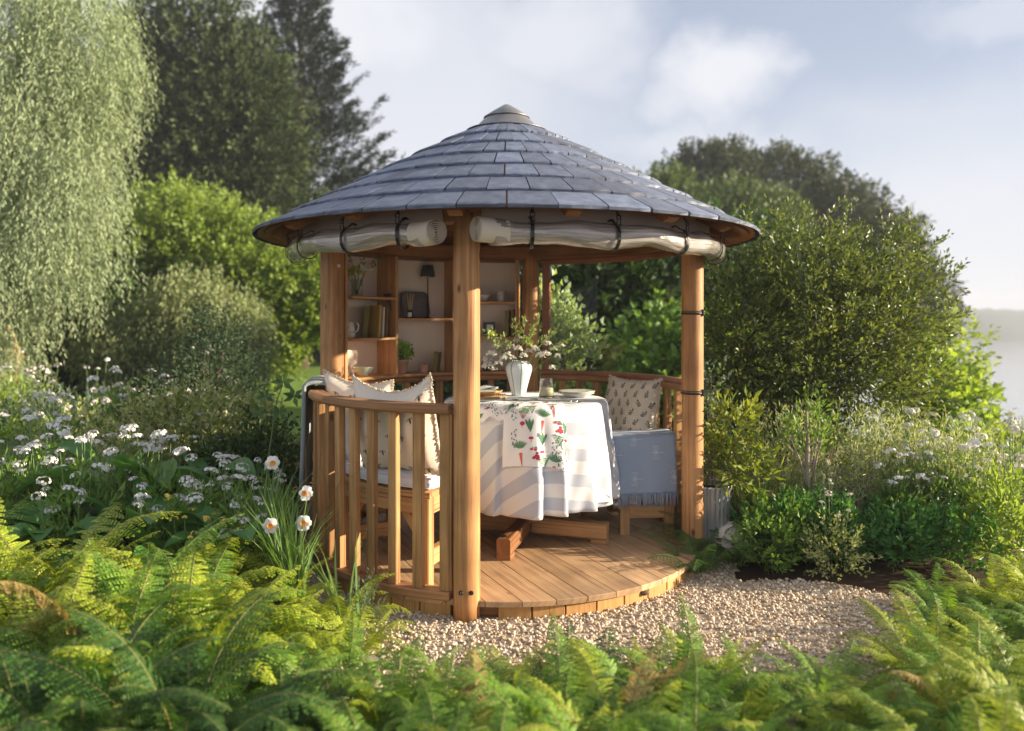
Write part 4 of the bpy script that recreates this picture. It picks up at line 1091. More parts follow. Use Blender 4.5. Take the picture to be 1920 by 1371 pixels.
# right bay
p, a = sh_pos(906, 1.2, SZ4); o = MB().lathe([(0, 0), (.02, 0), (.028, .006), (.052, .04), (.056, .058), (.053, .058), (.03, .014), (0, .010)], 28).obj('bowl', M_JUG, None, p); tag(o, 'small cream bowl on the upper shelf of the right bay', 'bowl')
p, a = sh_pos(939, 1.2, SZ4); cn = thing('canister', 'small cream canister with a dark letter on the upper shelf of the right bay', 'canister', p)
MB().lathe([(0, 0), (.027, 0), (.029, .003), (.029, .07), (.026, .073), (.030, .075), (.030, .082), (0, .084)], 24).obj('canister_body', M_JUG, cn)
b = MB(); b.tube([pol(-92 + 22 * cos(t) , .0296, .042 + .012 * sin(t)) for t in [rad(q) for q in range(50, 311, 26)]], .0015, 5); b.obj('letter', M_PK, cn)
p, a = sh_pos(917, 1.16, SZ5); bx = thing('candle_box', 'small black box frame with a white label on the middle shelf of the right bay', 'box', p, rad(a - 90 + 8))
MB().beam((0, 0, 0), (0, 0, .112), .088, .05, (0, 1, 0), .003).obj('box_body', M_BLACK, bx)
MB().beam((0, -.0255, .035), (0, -.0255, .090), .048, .0012, (0, 1, 0), .0003).obj('label', bpy.data.materials['paper_label'], bx)
b = MB()
for i in range(3): b.beam((-.012 + .001 * i, -.0265, .075 - .012 * i), (.012 - .001 * i, -.0265, .075 - .012 * i), .002, .0008, (0, 1, 0), .0001)
b.obj('label_print', M_PK, bx)
book(951, 1.2, SZ5, .034, .205, .12, M_BK1, -6, 1, 'tall olive book on the middle shelf of the right bay')
book(963, 1.2, SZ5, .024, .210, .12, M_BK4, -4, 0, 'dark brown book against the right side of the right bay')
p, a = sh_pos(915, 1.18, ZS); o = MB().lathe([(0, 0), (.038, 0), (.046, .01), (.05, .06), (.046, .078), (.043, .077), (.044, .02), (0, .01)], 24).obj('dark_pot', plain('dark_glaze', (.10, .06, .05), .3), None, p); tag(o, 'squat dark brown pot on the bottom shelf of the right bay', 'pot')

# ------------------------------------------------------------------ bouquet in the striped vase
bv = thing('bouquet', 'loose garden bouquet of white snapdragons and trailing leaves in the striped vase', 'bouquet', vp + Vector((0, 0, .21)))
def lp(px, py, dd=0.0):
    q = at(px, py, 5.17 + dd); return q - bv.location
tips = [lp(916, 630, -.05), lp(925, 622), lp(965, 610), lp(985, 604, .1), lp(1008, 595, .05), (lp(1060, 640, -.05)), lp(1085, 650), lp(1030, 628, .1), lp(950, 640, -.12), lp(1000, 620, -.1), lp(1045, 615), lp(940, 655, .1)]
stems((0, 0, -.12), tips, .0022, bv)
g = np.random.default_rng(21)
C = np.array([t * .62 for t in tips]); D_ = np.array([list(t) for t in tips]); V, F = sprigs(g, C, D_, .13, 22, .034, .018, 1.0); link('leaf', np_mesh('leaf', V, F, leafm('bouquet_leaf_pale', (.16, .22, .08), (.34, .40, .17))), bv, kind='stuff')
for px, py, dd, r in ((915, 686, -.08, .030), (921, 665, -.06, .026), (914, 677, -.06, .026), (926, 692, -.08, .018), (935, 682, -.1, .022), (931, 650, -.05, .014), (945, 672, -.1, .022), (952, 665, -.1, .020), (958, 652, -.05, .024), (968, 640, 0, .020), (972, 655, -.08, .024), (981, 668, -.08, .022),
                     (962, 672, -.1, .018), (990, 660, -.05, .022), (1003, 656, -.05, .026), (1013, 668, -.05, .028), (1024, 664, -.05, .024), (1038, 655, -.02, .02), (1046, 668, -.03, .018), (1052, 650, 0, .02), (1035, 690, .02, .018), (1028, 645, .02, .02), (986, 602, 0, .007), (975, 634, 0, .014)):
    flower_head(lp(px, py, dd), r, LF_WHITE, bv, 'flower_head', 46, r * .7)
flower_head(lp(921, 628, -.05), .028, LF_HYD, bv, 'hydrangea_head', 60, .02)
flower_head(lp(987, 645, .0), .035, LF_HYD, bv, 'hydrangea_head', 50, .03)
# ------------------------------------------------------------------ land, gravel, water, far shore, air
def gz(x, y):
    """height of the ground: a level garden that falls away to the lake on the right and behind"""
    q = 2 * x + y
    z = -0.24 * max(0, q - 14.5) / 2.0
    return max(-12.0, z) + 0.03 * noise.noise(Vector((x * .5, y * .5, 0))) * sstep(3.2, 5.0, math.hypot(x, y)) - .012
def ground_mat():
    m, t, p = mat_nodes('garden_ground'); L = t.links.new
    tc = N(t, 'ShaderNodeTexCoord'); n = N(t, 'ShaderNodeTexNoise', Scale=5.0, Detail=8.0); L(tc.outputs['Object'], n.inputs['Vector'])
    s = N(t, 'ShaderNodeSeparateXYZ'); L(tc.outputs['Object'], s.inputs[0])
    grass = mixc(t, n.outputs['Fac'], (0.10, 0.17, 0.03), (0.20, 0.30, 0.06)); soil = mixc(t, n.outputs['Fac'], (0.035, 0.022, 0.014), (0.10, 0.06, 0.035))
    r = N(t, 'ShaderNodeMapRange'); r.inputs['From Min'].default_value = 4.5; r.inputs['From Max'].default_value = 5.5; L(s.outputs[1], r.inputs['Value'])
    L(mixc(t, r.outputs[0], soil, grass), p.inputs['Base Color']); p.inputs['Roughness'].default_value = 0.95; p.inputs['Specular IOR Level'].default_value = 0.1
    bump(t, p, n.outputs['Fac'], 0.8, 0.03); return m
b = MB(); xs = []
def axis(lo, hi, fine_lo, fine_hi, fs, cs):
    o = [lo]
    while o[-1] < hi: o.append(o[-1] + (fs if fine_lo <= o[-1] < fine_hi else cs * (1 + 0.06 * abs(o[-1] - (fine_lo if o[-1] < fine_lo else fine_hi)))))
    return o
xs = axis(-60, 320, -6, 14, .4, 1.5); ys = axis(-12, 560, -5, 30, .5, 1.5)
for y in ys:
    for x in xs: b.v.append((x, y, gz(x, y)))
nx = len(xs)
for j in range(len(ys) - 1):
    for i in range(nx - 1): q = j * nx + i; b.face((q, q+1, q+nx+1, q+nx), None, 0, True)
b.obj('ground', ground_mat(), kind='structure')

# gravel around the foot of the summerhouse: a base sheet and real pebbles
def in_gravel(x, y):
    a = math.atan2(y + 1.45, x - 0.75); w = 1 + 0.06 * sin(5 * a) + .05 * sin(9 * a + 1)
    e = ((x - 0.75) / 1.75) ** 2 + ((y + 1.50) / 1.05) ** 2 < w * w
    return e or (math.hypot(x, y) < 1.42 and y < 0.4)
m, t, p = mat_nodes('gravel_base'); tc = N(t, 'ShaderNodeTexCoord'); n = N(t, 'ShaderNodeTexVoronoi', Scale=55.0); t.links.new(tc.outputs['Object'], n.inputs['Vector'])
sc_ = N(t, 'ShaderNodeSeparateColor'); t.links.new(n.outputs['Color'], sc_.inputs[0])
t.links.new(mixc(t, sc_.outputs[0], (0.32, 0.24, 0.17), (0.56, 0.45, 0.33)), p.inputs['Base Color']); p.inputs['Roughness'].default_value = .95; bump(t, p, n.outputs['Distance'], -0.8, .01)
b = MB(); st = 0.06
for i in range(-30, 50):
    for j in range(-52, 10):
        x, y = i * st, j * st
        if in_gravel(x + st / 2, y + st / 2): b.add([(x, y, .004), (x + st, y, .004), (x + st, y + st, .004), (x, y + st, .004)], [(0, 1, 2, 3)])
b.obj('gravel_path', m, kind='structure')
def pebble_mat():
    m, t, p = mat_nodes('pebbles'); g = N(t, 'ShaderNodeNewGeometry'); cr = N(t, 'ShaderNodeValToRGB'); t.links.new(g.outputs['Random Per Island'], cr.inputs[0])
    e = cr.color_ramp.elements; e[0].color = (.36, .26, .16, 1); e[0].position = 0; e[1].color = (.80, .68, .50, 1); e[1].position = 1
    for ps, c in ((.25, (.56, .44, .31, 1)), (.5, (.68, .56, .42, 1)), (.75, (.46, .39, .32, 1)), (.9, (.72, .64, .54, 1))): q = e.new(ps); q.color = c
    t.links.new(cr.outputs[0], p.inputs['Base Color']); p.inputs['Roughness'].default_value = .8; p.inputs['Specular IOR Level'].default_value = .25; return m
ph = (1 + 5 ** .5) / 2
ICO = np.array([(-1, ph, 0), (1, ph, 0), (-1, -ph, 0), (1, -ph, 0), (0, -1, ph), (0, 1, ph), (0, -1, -ph), (0, 1, -ph), (ph, 0, -1), (ph, 0, 1), (-ph, 0, -1), (-ph, 0, 1)], float) / 1.9
ICF = np.array([(0,11,5),(0,5,1),(0,1,7),(0,7,10),(0,10,11),(1,5,9),(5,11,4),(11,10,2),(10,7,6),(7,1,8),(3,9,4),(3,4,2),(3,2,6),(3,6,8),(3,8,9),(4,9,5),(2,4,11),(6,2,10),(8,6,7),(9,8,1)])
g = np.random.default_rng(3)
n = 52000; X = g.uniform(-1.5, 2.7, n); Y = g.uniform(-2.9, 0.4, n)
keep = np.array([in_gravel(x, y) and math.hypot(x, y) > 1.165 for x, y in zip(X, Y)]); X, Y = X[keep], Y[keep]; n = len(X)
S = g.uniform(.0045, .0120, (n, 1)) * g.uniform(.75, 1.1, (n, 1)) * g.uniform(.7, 1.25, (n, 3)); S[:, 2] *= .75
A = g.uniform(0, 2 * PI, n); V = ICO[None] * g.uniform(.78, 1.2, (n, 12, 1)) * S[:, None, :]
ca, sa = np.cos(A)[:, None], np.sin(A)[:, None]; tl = g.uniform(-.5, .5, (n, 1))
V2 = np.stack([V[..., 0] * ca - V[..., 1] * sa, V[..., 0] * sa + V[..., 1] * ca, V[..., 2] + V[..., 0] * tl], -1)
V2 += np.stack([X, Y, .003 + g.uniform(0, .012, n)], -1)[:, None, :]
F = (ICF[None] + (np.arange(n) * 12)[:, None, None]).reshape(-1, 3)
link('gravel', np_mesh('gravel', V2.reshape(-1, 3), F, pebble_mat(), smooth=True), kind='stuff')

# lake and far shore
m, t, p = mat_nodes('lake_water'); p.inputs['Base Color'].default_value = (.30, .33, .36, 1); p.inputs['Roughness'].default_value = .12; p.inputs['Specular IOR Level'].default_value = 1.0
tc = N(t, 'ShaderNodeTexCoord'); n_ = N(t, 'ShaderNodeTexNoise', Scale=.8, Detail=4.0); t.links.new(tc.outputs['Object'], n_.inputs['Vector']); bump(t, p, n_.outputs['Fac'], .25, .2)
WZ = -9.5
b = MB(); b.add([(5, 30, WZ), (900, 30, WZ), (900, 1100, WZ), (5, 1100, WZ)], [(0, 1, 2, 3)]); b.obj('lake', m, kind='structure')
M_HILL = plain('wooded_shore', (.045, .06, .04), .95, 0, .5, .06)
b = MB(); vs = []
nx = 260
for j, (dy, hh) in enumerate(((0, 0), (4, .45), (12, .8), (30, 1.0), (80, .9), (200, .2))):
    for i in range(nx):
        x = -200 + 1300 * i / (nx - 1)
        h = 20 + 5 * noise.noise(Vector((x * .008, 3, 0))) + 3.0 * noise.noise(Vector((x * .05, j, 0))) + 1.5 * noise.noise(Vector((x * .2, j * 2, 1)))
        vs.append((x, 455 + dy + 14 * noise.noise(Vector((x * .01, 0, 0))), WZ - .5 + h * hh))
b.v = vs
for j in range(5):
    for i in range(nx - 1): q = j * nx + i; b.face((q, q+1, q+nx+1, q+nx), None, 0, True)
b.obj('hills', M_HILL, kind='structure')
HAZE = 0.0013
if HAZE:
    b = MB(); x0, x1, y0, y1, z0, z1 = -420, 1150, -60, 720, -14, 26
    b.add([(x0,y0,z0),(x1,y0,z0),(x1,y1,z0),(x0,y1,z0),(x0,y0,z1),(x1,y0,z1),(x1,y1,z1),(x0,y1,z1)], [(0,3,2,1),(4,5,6,7),(0,1,5,4),(1,2,6,5),(2,3,7,6),(3,0,4,7)])
    m = bpy.data.materials.new('haze'); m.use_nodes = True; t = m.node_tree; t.nodes.clear(); o = N(t, 'ShaderNodeOutputMaterial'); v = N(t, 'ShaderNodeVolumePrincipled')
    v.inputs['Color'].default_value = (.80, .84, .92, 1); v.inputs['Density'].default_value = HAZE; v.inputs['Anisotropy'].default_value = 0.0
    t.links.new(v.outputs[0], o.inputs['Volume']); b.obj('haze', m, kind='stuff')
# ------------------------------------------------------------------ trees and shrubs
def plant(name, label, cat, base, lobes, mt, n, k, tl, ll, lw, mode='out', shell=.55, spread=.8, seed=1, trunk=None, bark=None, group=None, limbs=6, up=0.0, extra=None):
    base = Vector(base); g = np.random.default_rng(seed)
    o = thing(name, label, cat, base, 0, group)
    C, d = crown_pts(g, lobes, n, shell)
    if mode == 'out': D = d + [[0, 0, .35]] + rand_dirs(g, n) * .5
    elif mode == 'down': D = d * .25 + rand_dirs(g, n) * .18 + [[0, 0, -1.0]]
    elif mode == 'up': D = d * .5 + rand_dirs(g, n) * .35 + [[0, 0, 1.0]]
    elif mode == 'fir': D = d * [[1, 1, .3]] + rand_dirs(g, n) * .35 + [[0, 0, .35]]
    V, F = sprigs(g, C, D, tl, k, ll, lw, spread, up)
    link('crown', np_mesh('crown', V - np.array(base)[None], F, mt), o, kind='stuff')
    if trunk:
        b = MB(); top = Vector(trunk[1]) - base; r = trunk[0]; rr = random.Random(seed)
        pts = [Vector((0, 0, -.1))]
        for i in range(1, 6): f = i / 5; pts.append(top * f + Vector((rr.uniform(-.5, .5), rr.uniform(-.5, .5), 0)) * r * 2)
        b.tube(pts, [r * (1.25 - f * .9) for f in (0, .2, .4, .6, .8, 1)], 10); b.obj('trunk', bark or M_BARK, o)
        for i in range(limbs):
            c = Vector(C[rr.randrange(n)]) - base; f = rr.uniform(.45, .95); s_ = pts[int(f * 4)]
            m_ = (s_ + c) * .5 + Vector((0, 0, .12 * (c - s_).length)); MB().tube([s_, m_, c], [r * .45, r * .3, r * .08], 6).obj('branch', bark or M_BARK, o)
    return o
def bark_mat(name, a, b_):
    m, t, p = mat_nodes(name); uv = N(t, 'ShaderNodeUVMap'); mp = N(t, 'ShaderNodeMapping'); mp.inputs['Scale'].default_value = (3, 14, 1); t.links.new(uv.outputs[0], mp.inputs[0])
    n = N(t, 'ShaderNodeTexNoise', Scale=3.0, Detail=8.0); t.links.new(mp.outputs[0], n.inputs['Vector']); t.links.new(mixc(t, n.outputs['Fac'], a, b_), p.inputs['Base Color']); p.inputs['Roughness'].default_value = .9; bump(t, p, n.outputs['Fac'], .9, .02); return m
M_BARK = bark_mat('bark', (.05, .035, .025), (.20, .14, .10)); M_BARKO = bark_mat('warm_bark', (.16, .09, .03), (.40, .24, .09)); M_BARKP = bark_mat('pale_bark', (.20, .16, .12), (.45, .38, .30))
L_WILL = leafm('willow_leaf', (.13, .18, .09), (.38, .44, .26), .22, .7); L_CON = leafm('conifer_needles', (.028, .046, .018), (.125, .165, .06), .08, .7, .2)
L_CON2 = leafm('dark_fir_needles', (.014, .024, .018), (.045, .062, .042), .05, .7, .2)
L_LIME = leafm('lime_leaf', (.15, .23, .04), (.34, .44, .10), .4); L_OLV = leafm('grey_green_leaf', (.13, .17, .07), (.34, .38, .18), .3)
L_DARK = leafm('dark_green_leaf', (.022, .05, .014), (.08, .15, .035), .2); L_MID = leafm('mid_green_leaf', (.08, .17, .03), (.25, .38, .08), .3)
L_BOX = leafm('evergreen_sprig', (.05, .085, .02), (.25, .30, .08), .3, .4, .5); L_VAR = leafm('variegated_leaf', (.12, .20, .03), (.62, .62, .32), .3)
L_PALE = leafm('pale_feathery_leaf', (.18, .25, .11), (.54, .56, .36), .35); L_BLUE = leafm('blue_green_leaf', (.07, .12, .08), (.20, .27, .18), .25, .6)
L_EUC = leafm('eucalyptus_leaf', (.20, .30, .16), (.46, .56, .32), .35); L_HOST = leafm('broad_green_leaf', (.05, .15, .035), (.12, .28, .07), .3, .4, .4); L_OAK = leafm('olive_woodland_leaf', (.04, .07, .018), (.12, .16, .04), .2)
L_WOOD = leafm('dark_woodland_leaf', (.035, .05, .028), (.10, .12, .06), .15); L_WHITE = leafm('white_blossom', (.62, .60, .58), (.88, .87, .84), .2, tc=(1, 1, .95)); L_PINKW = leafm('cream_blossom', (.60, .54, .48), (.80, .76, .68), .2, tc=(1, 1, .9)); L_YEL = leafm('yellow_blossom', (.70, .50, .08), (.82, .66, .18), .2)
def G(x, y): return (x, y, gz(x, y))

plant('willow_tree', 'tall pale silvery willow with hanging strands filling the upper left of the garden', 'tree', G(-6.9, 5.4),
      [(-7.2, 5.4, 5.3, 2.2, 1.8, 2.0), (-6.2, 5.2, 4.0, 1.1, 1.1, 1.4), (-7.4, 4.8, 3.4, 1.7, 1.4, 1.6), (-6.6, 4.4, 2.3, 1.1, .9, .8), (-5.7, 5.4, 5.2, .8, .9, 1.3), (-8.3, 4.2, 2.4, 1.2, 1, 1.2), (-5.9, 4.8, 2.9, 1.1, .8, 1.3), (-7.0, 4.6, 1.5, 1.3, .7, .9)], L_WILL, 11500, 17, .62, .078, .017, 'down', .45, .55, 2, (.17, (-6.9, 5.4, 5)), M_BARKO, limbs=9)
plant('conifer_tree', 'broad dark olive conifer standing behind the pale willow', 'tree', G(-9.0, 18),
      [(-9.2, 18, 6.6, 3.0, 2.6, 2.9), (-8.0, 17.6, 6.4, 1.9, 2.0, 2.4), (-10.5, 17.6, 4.2, 3.0, 2.4, 2.4), (-6.8, 17.8, 3.4, 2.6, 2.2, 1.9), (-9.4, 18, 9.2, 1.9, 1.6, 2.4), (-7.4, 17.4, 8.0, .9, 1.0, 1.6)], L_CON, 10000, 13, .7, .19, .075, 'fir', .35, .8, 3, (.35, (-9, 18, 9)), group=None)
def fir(x, y, H, seed, label):
    """a fir built branch by branch: each bough rises to a ragged upturned tip"""
    o = thing('fir_tree', label, 'tree', G(x, y)); g = np.random.default_rng(seed); C, D, TL = [], [], []
    nb = 520
    for i in range(nb):
        z = .8 + (H - 1.0) * (i / nb) ** .95; Rr = (H - z) * .37 * g.uniform(.65, 1.15) + .15; a = 2.4 * i + g.uniform(-.3, .3)
        t0 = np.array([0, 0, z]); tip = np.array([cos(a) * Rr, sin(a) * Rr * .8, z + Rr * g.uniform(.25, .55)])
        for k in range(int(5 + Rr * 7)):
            f = g.uniform(.15, 1) ** .8; c = t0 * (1 - f) + tip * f - np.array([0, 0, sin(PI * f) * Rr * .14]); sp = .16 * (1.2 - f)
            C.append(c + g.normal(size=3) * [sp, sp, sp * .4]); D.append((tip - t0) / Rr + g.normal(size=3) * .28 + [0, 0, .25]); TL.append(.34 - .1 * f)
    V, F = sprigs(g, np.array(C), np.array(D), np.array(TL), 10, .15, .042, .35)
    link('crown', np_mesh('crown', V, F, L_CON2), o, kind='stuff')
    MB().tube([(0, 0, -.2), (.05, 0, H * .5), (0, 0, H * .98)], [.28, .16, .02], 10).obj('trunk', M_BARK, o)
fir(-6.85, 20.5, 13.2, 4, 'tall dark fir with upswept ragged branches between the conifer and the roof')
plant('lime_green_tree', 'bright lime green tree in sunshine left of the summerhouse roof', 'tree', G(-5.3, 10.0),
      [(-6.2, 10, 2.85, 1.5, 1.3, 1.15), (-5.0, 10, 2.4, 1.9, 1.4, 1.0), (-4.3, 9.8, 1.7, 1.3, 1.1, .9), (-6.4, 9.6, 2.3, 1.1, 1.0, .9), (-3.5, 9.9, 2.0, .9, .9, .6), (-2.9, 10, 2.0, .7, .9, .45), (-5.0, 9.8, 1.0, 1.0, .9, .7)], L_LIME, 5200, 12, .35, .10, .060, 'out', .5, .9, 5, (.12, (-5.3, 10, 2.2)))
plant('olive_tree', 'soft grey green tree with drooping foliage under the lime green tree', 'tree', G(-4.2, 7.4),
      [(-5.0, 7.3, 1.6, .9, .8, .9), (-4.3, 7.5, 1.35, .55, .6, .8), (-5.9, 7.1, 1.2, .8, .7, .8), (-4.6, 7.0, .7, .7, .6, .5)], L_OLV, 3600, 12, .38, .085, .030, 'down', .4, .6, 6, (.08, (-4.2, 7.4, 1.6)))
for i, (x, y, w, h, lab) in enumerate(((-9.2, 8.5, 3.4, 3.2, 'dark dense shrub seen in the gaps under the willow strands'), (-10.5, 25.5, 2.8, 3.2, 'dark hedge tree at the far left edge of the lawn'), (-6.3, 25.5, 3.0, 3.0, 'dark round rhododendron at the far side of the lawn left of the summerhouse'), (-1.8, 24.5, 3.4, 3.4, 'dark garden tree straight behind the shelf unit'))):
    plant('dark_shrub', lab, 'shrub', G(x, y), [(x, y, h * .42, w, 1.6, h * .60), (x + w * .5, y, h * .3, w * .6, 1.4, h * .4)], L_DARK, 2200, 10, .4, .19, .11, 'out', .45, .9, 20 + i, (.15, (x, y, h * .6)), group='dark shrubs beyond the lawn')
plant('flowering_shrub', 'shrub with pale pink blossom at the far side of the lawn beside the left post', 'shrub', G(-6.2, 22.3), [(-6.2, 22.3, 1.7, 1.0, .7, .8)], L_PINKW, 260, 8, .2, .12, .10, 'out', .6, 1, 31)
# dense greenery seen through the curved window
for i, (x, y, w, h, mt, lab) in enumerate(((0.9, 6.3, 1.5, 2.9, L_DARK, 'dense dark leafy tree directly behind the window and the back post'), (2.9, 6.8, 1.5, 3.0, L_DARK, 'dense dark leafy tree behind the right half of the window'), (2.2, 5.2, .9, 1.5, L_MID, 'loose mid green shrub low behind the window'), (-.9, 7.5, 1.15, 1.9, L_DARK, 'dark leafy tree hidden behind the shelf unit'))):
    plant('leafy_tree', lab, 'tree', G(x, y), [(x, y, h * .5, w, 1.0, h * .52), (x - w * .4, y - .3, h * .32, w * .7, .8, h * .34), (x + w * .4, y, h * .7, w * .6, .8, h * .3)], mt, 1500, 12, .32, .13, .075, 'out', .35, .9, 40 + i, (.10, (x, y, h * .8)), group='trees behind the window')
plant('eucalyptus', 'young silvery eucalyptus with round leaves standing just outside the window', 'shrub', G(.52, 1.62),
      [(.46, 1.55, 1.30, .17, .2, .36), (.60, 1.55, 1.22, .17, .2, .22), (.36, 1.6, 1.62, .08, .1, .20), (.40, 1.6, .8, .25, .25, .4)], L_EUC, 150, 9, .20, .070, .048, 'up', .2, .75, 50, (.012, (.48, 1.62, 1.7)), M_BARKP, limbs=8)
# woodland right behind the roof
plant('woodland_oak', 'olive green rounded woodland tree rising right behind the roof', 'tree', G(6.0, 24),
      [(5.6, 24, 4.5, 2.6, 2.2, 2.4), (8.6, 24, 4.4, 2.4, 2.0, 2.2), (6.2, 23.5, .8, 3.4, 2.2, 2.2), (9.4, 24.5, 1.0, 2.0, 2, 2)], L_OAK, 7500, 10, .4, .17, .11, 'out', .55, .9, 60, (.3, (6.2, 24, 4)))
plant('woodland_beech', 'dark tree with a rounded top peeping over the olive woodland tree', 'tree', G(8.6, 30),
      [(9.0, 30, 7.4, 2.4, 2, 2.0), (8.0, 30, 4.8, 3.0, 2, 2.6)], L_WOOD, 5000, 10, .4, .18, .11, 'out', .55, .9, 61, (.3, (8.6, 30, 5)))
plant('woodland_beech', 'dark broad-domed tree right of the two whose side slopes down towards the lake', 'tree', G(13, 31),
      [(12.4, 31, 7.2, 2.9, 2, 2.2), (14.6, 31, 5.9, 2.8, 2, 2.4), (16.6, 31, 4.2, 2.5, 2, 2.6), (13, 31, 3.2, 4.6, 2, 3.2), (18.4, 31, 2.0, 1.7, 2, 2.4)], L_WOOD, 8500, 10, .4, .18, .11, 'out', .55, .9, 62, (.3, (13, 31, 4)))
# the big shrub on the right
plant('evergreen_shrub', 'large rounded evergreen shrub with small glossy sprigs right of the summerhouse', 'shrub', G(2.45, 1.15),
      [(2.35, 1.05, 1.36, .82, .62, .62), (1.85, 1.0, 1.5, .42, .4, .52), (2.85, 1.1, 1.45, .50, .45, .58), (2.30, 1.0, 1.85, .62, .45, .30), (2.7, .95, .98, .60, .45, .42), (2.0, .95, .9, .5, .4, .4), (1.75, .9, .72, .34, .3, .42), (2.2, .9, .55, .4, .3, .35), (1.66, .75, 1.15, .24, .25, .45), (3.05, 1.1, 1.95, .16, .2, .24)] + [(CAM.x + (px - 960) / FPX * d, CAM.y + d, CAM.z - (py - 605) / FPX * d - .12, .05, .05, .20) for px, py, d in ((1400, 432, 5.9), (1455, 412, 5.9), (1490, 418, 6.0), (1545, 402, 5.9), (1590, 424, 6.0), (1640, 412, 6.1), (1660, 425, 6.0), (1708, 418, 6.1), (1735, 455, 6.1), (1765, 505, 6.1), (1772, 560, 6.1))], L_BOX, 4300, 12, .17, .046, .019, 'out', .35, .85, 70, (.06, (2.4, 1.15, 1.4)), M_BARKP, limbs=10, up=.2)
for i, (px, py, tp, d) in enumerate(((1405, 470, 400, 5.8), (1475, 450, 398, 5.9), (1530, 450, 404, 5.9), (1600, 470, 405, 6.0), (1660, 470, 415, 6.0), (1730, 500, 425, 6.1), (1760, 540, 470, 6.1))):
    pass
plant('feathery_shrub', 'pale feathery shrub spilling below the big evergreen on the right', 'shrub', G(2.35, .25),
      [(2.15, .3, .50, .58, .38, .36), (2.75, .3, .46, .5, .38, .32), (1.85, .35, .42, .35, .3, .36), (3.1, .35, .4, .36, .3, .26)], L_PALE, 1100, 12, .16, .045, .008, 'up', .4, .7, 71, None)
plant('spindly_sapling', 'twisted pale-barked sapling growing at the front of the feathery shrub', 'shrub', G(1.9, -.05), [(1.95, 0, .75, .16, .16, .22)], L_MID, 40, 8, .12, .05, .02, 'up', .4, .8, 72, (.022, (1.92, -.02, .9)), M_BARKP, limbs=4)
plant('lime_shrub', 'bright lime green leafy shrub beyond the right side of the evergreen', 'shrub', G(4.3, 3.0), [(4.2, 3.0, .80, .28, .3, .40), (4.5, 3.0, .4, .4, .4, .45)], L_LIME, 260, 10, .2, .10, .07, 'out', .4, .9, 73)
plant('blurred_lime_sapling', 'pale green sapling behind the lime shrub at the edge of the lake view', 'shrub', G(5.85, 5.2), [(5.8, 5.2, 1.1, .28, .3, .55), (5.8, 5.2, .5, .4, .4, .5)], leafm('young_leaf', (.22, .32, .08), (.36, .44, .16), .4), 240, 10, .25, .09, .05, 'out', .3, .9, 74)
# left of the summerhouse
plant('conical_box', 'dark conical evergreen bush rising behind the white flowers left of the blanket', 'shrub', G(-2.75, 2.3),
      [(-2.75, 2.3, 1.0, .42, .35, .42), (-2.75, 2.3, 1.3, .25, .22, .28), (-2.8, 2.2, .7, .55, .5, .5), (-3.05, 2.2, .6, .5, .4, .5), (-2.6, 2.3, .6, .35, .3, .4)], leafm('dark_sprig', (.02, .045, .02), (.09, .14, .06), .2), 1500, 12, .14, .034, .015, 'out', .4, .8, 80, (.04, (-2.7, 2.3, 1.2)))
plant('variegated_shrub', 'pale-speckled variegated shrub in front of the conical bush', 'shrub', G(-2.05, .55),
      [(-2.15, .55, .66, .45, .35, .33), (-1.85, .6, .52, .30, .3, .30), (-2.5, .5, .62, .4, .3, .34), (-2.0, .45, .38, .5, .4, .36)], L_VAR, 1000, 11, .14, .046, .026, 'out', .45, .9, 81, (.03, (-2.0, .55, .8)))
plant('dark_bush', 'dark glossy bush between the variegated shrub and the grey-green blanket', 'shrub', G(-1.62, .25), [(-1.62, .2, .45, .26, .25, .36), (-1.8, .15, .36, .3, .25, .32)], L_DARK, 480, 12, .12, .045, .022, 'out', .4, .9, 82, (.02, (-1.6, .2, .7)))

# palmate sprig reaching up beside the rail
o = thing('palmate_sapling', 'young sapling with five-fingered leaves reaching up just left of the rail', 'sapling', (-1.55, -.05, 0))
MB().tube([(0, 0, 0), (.02, 0, .5), (.09, 0, .98), (.13, 0, 1.08)], [.008, .007, .004, .003], 6).obj('stem', M_STEM, o)
g = np.random.default_rng(90); b_ = []
for cx, cy, cz, s_ in ((.13, 0, 1.09, 1.0), (.03, -.03, 1.0, .8), (.20, .0, 1.0, .9), (-.02, 0, .9, .8), (.12, -.04, .9, .8)):
    P = np.tile([[cx, cy, cz]], (6, 1)); an = np.arange(6) * 2 * PI / 6 + cx * 9; D = np.stack([np.cos(an), np.full(6, -.25), np.sin(an) * .7 + .15], 1)
    b_.append(leaf_arrays(P, D, np.tile([[0, -1, .4]], (6, 1)), .085 * s_, .036 * s_, .1))
V, F = merge(b_); link('leaf', np_mesh('leaf', V, F, leafm('palmate_leaf', (.05, .12, .03), (.14, .24, .07))), o)

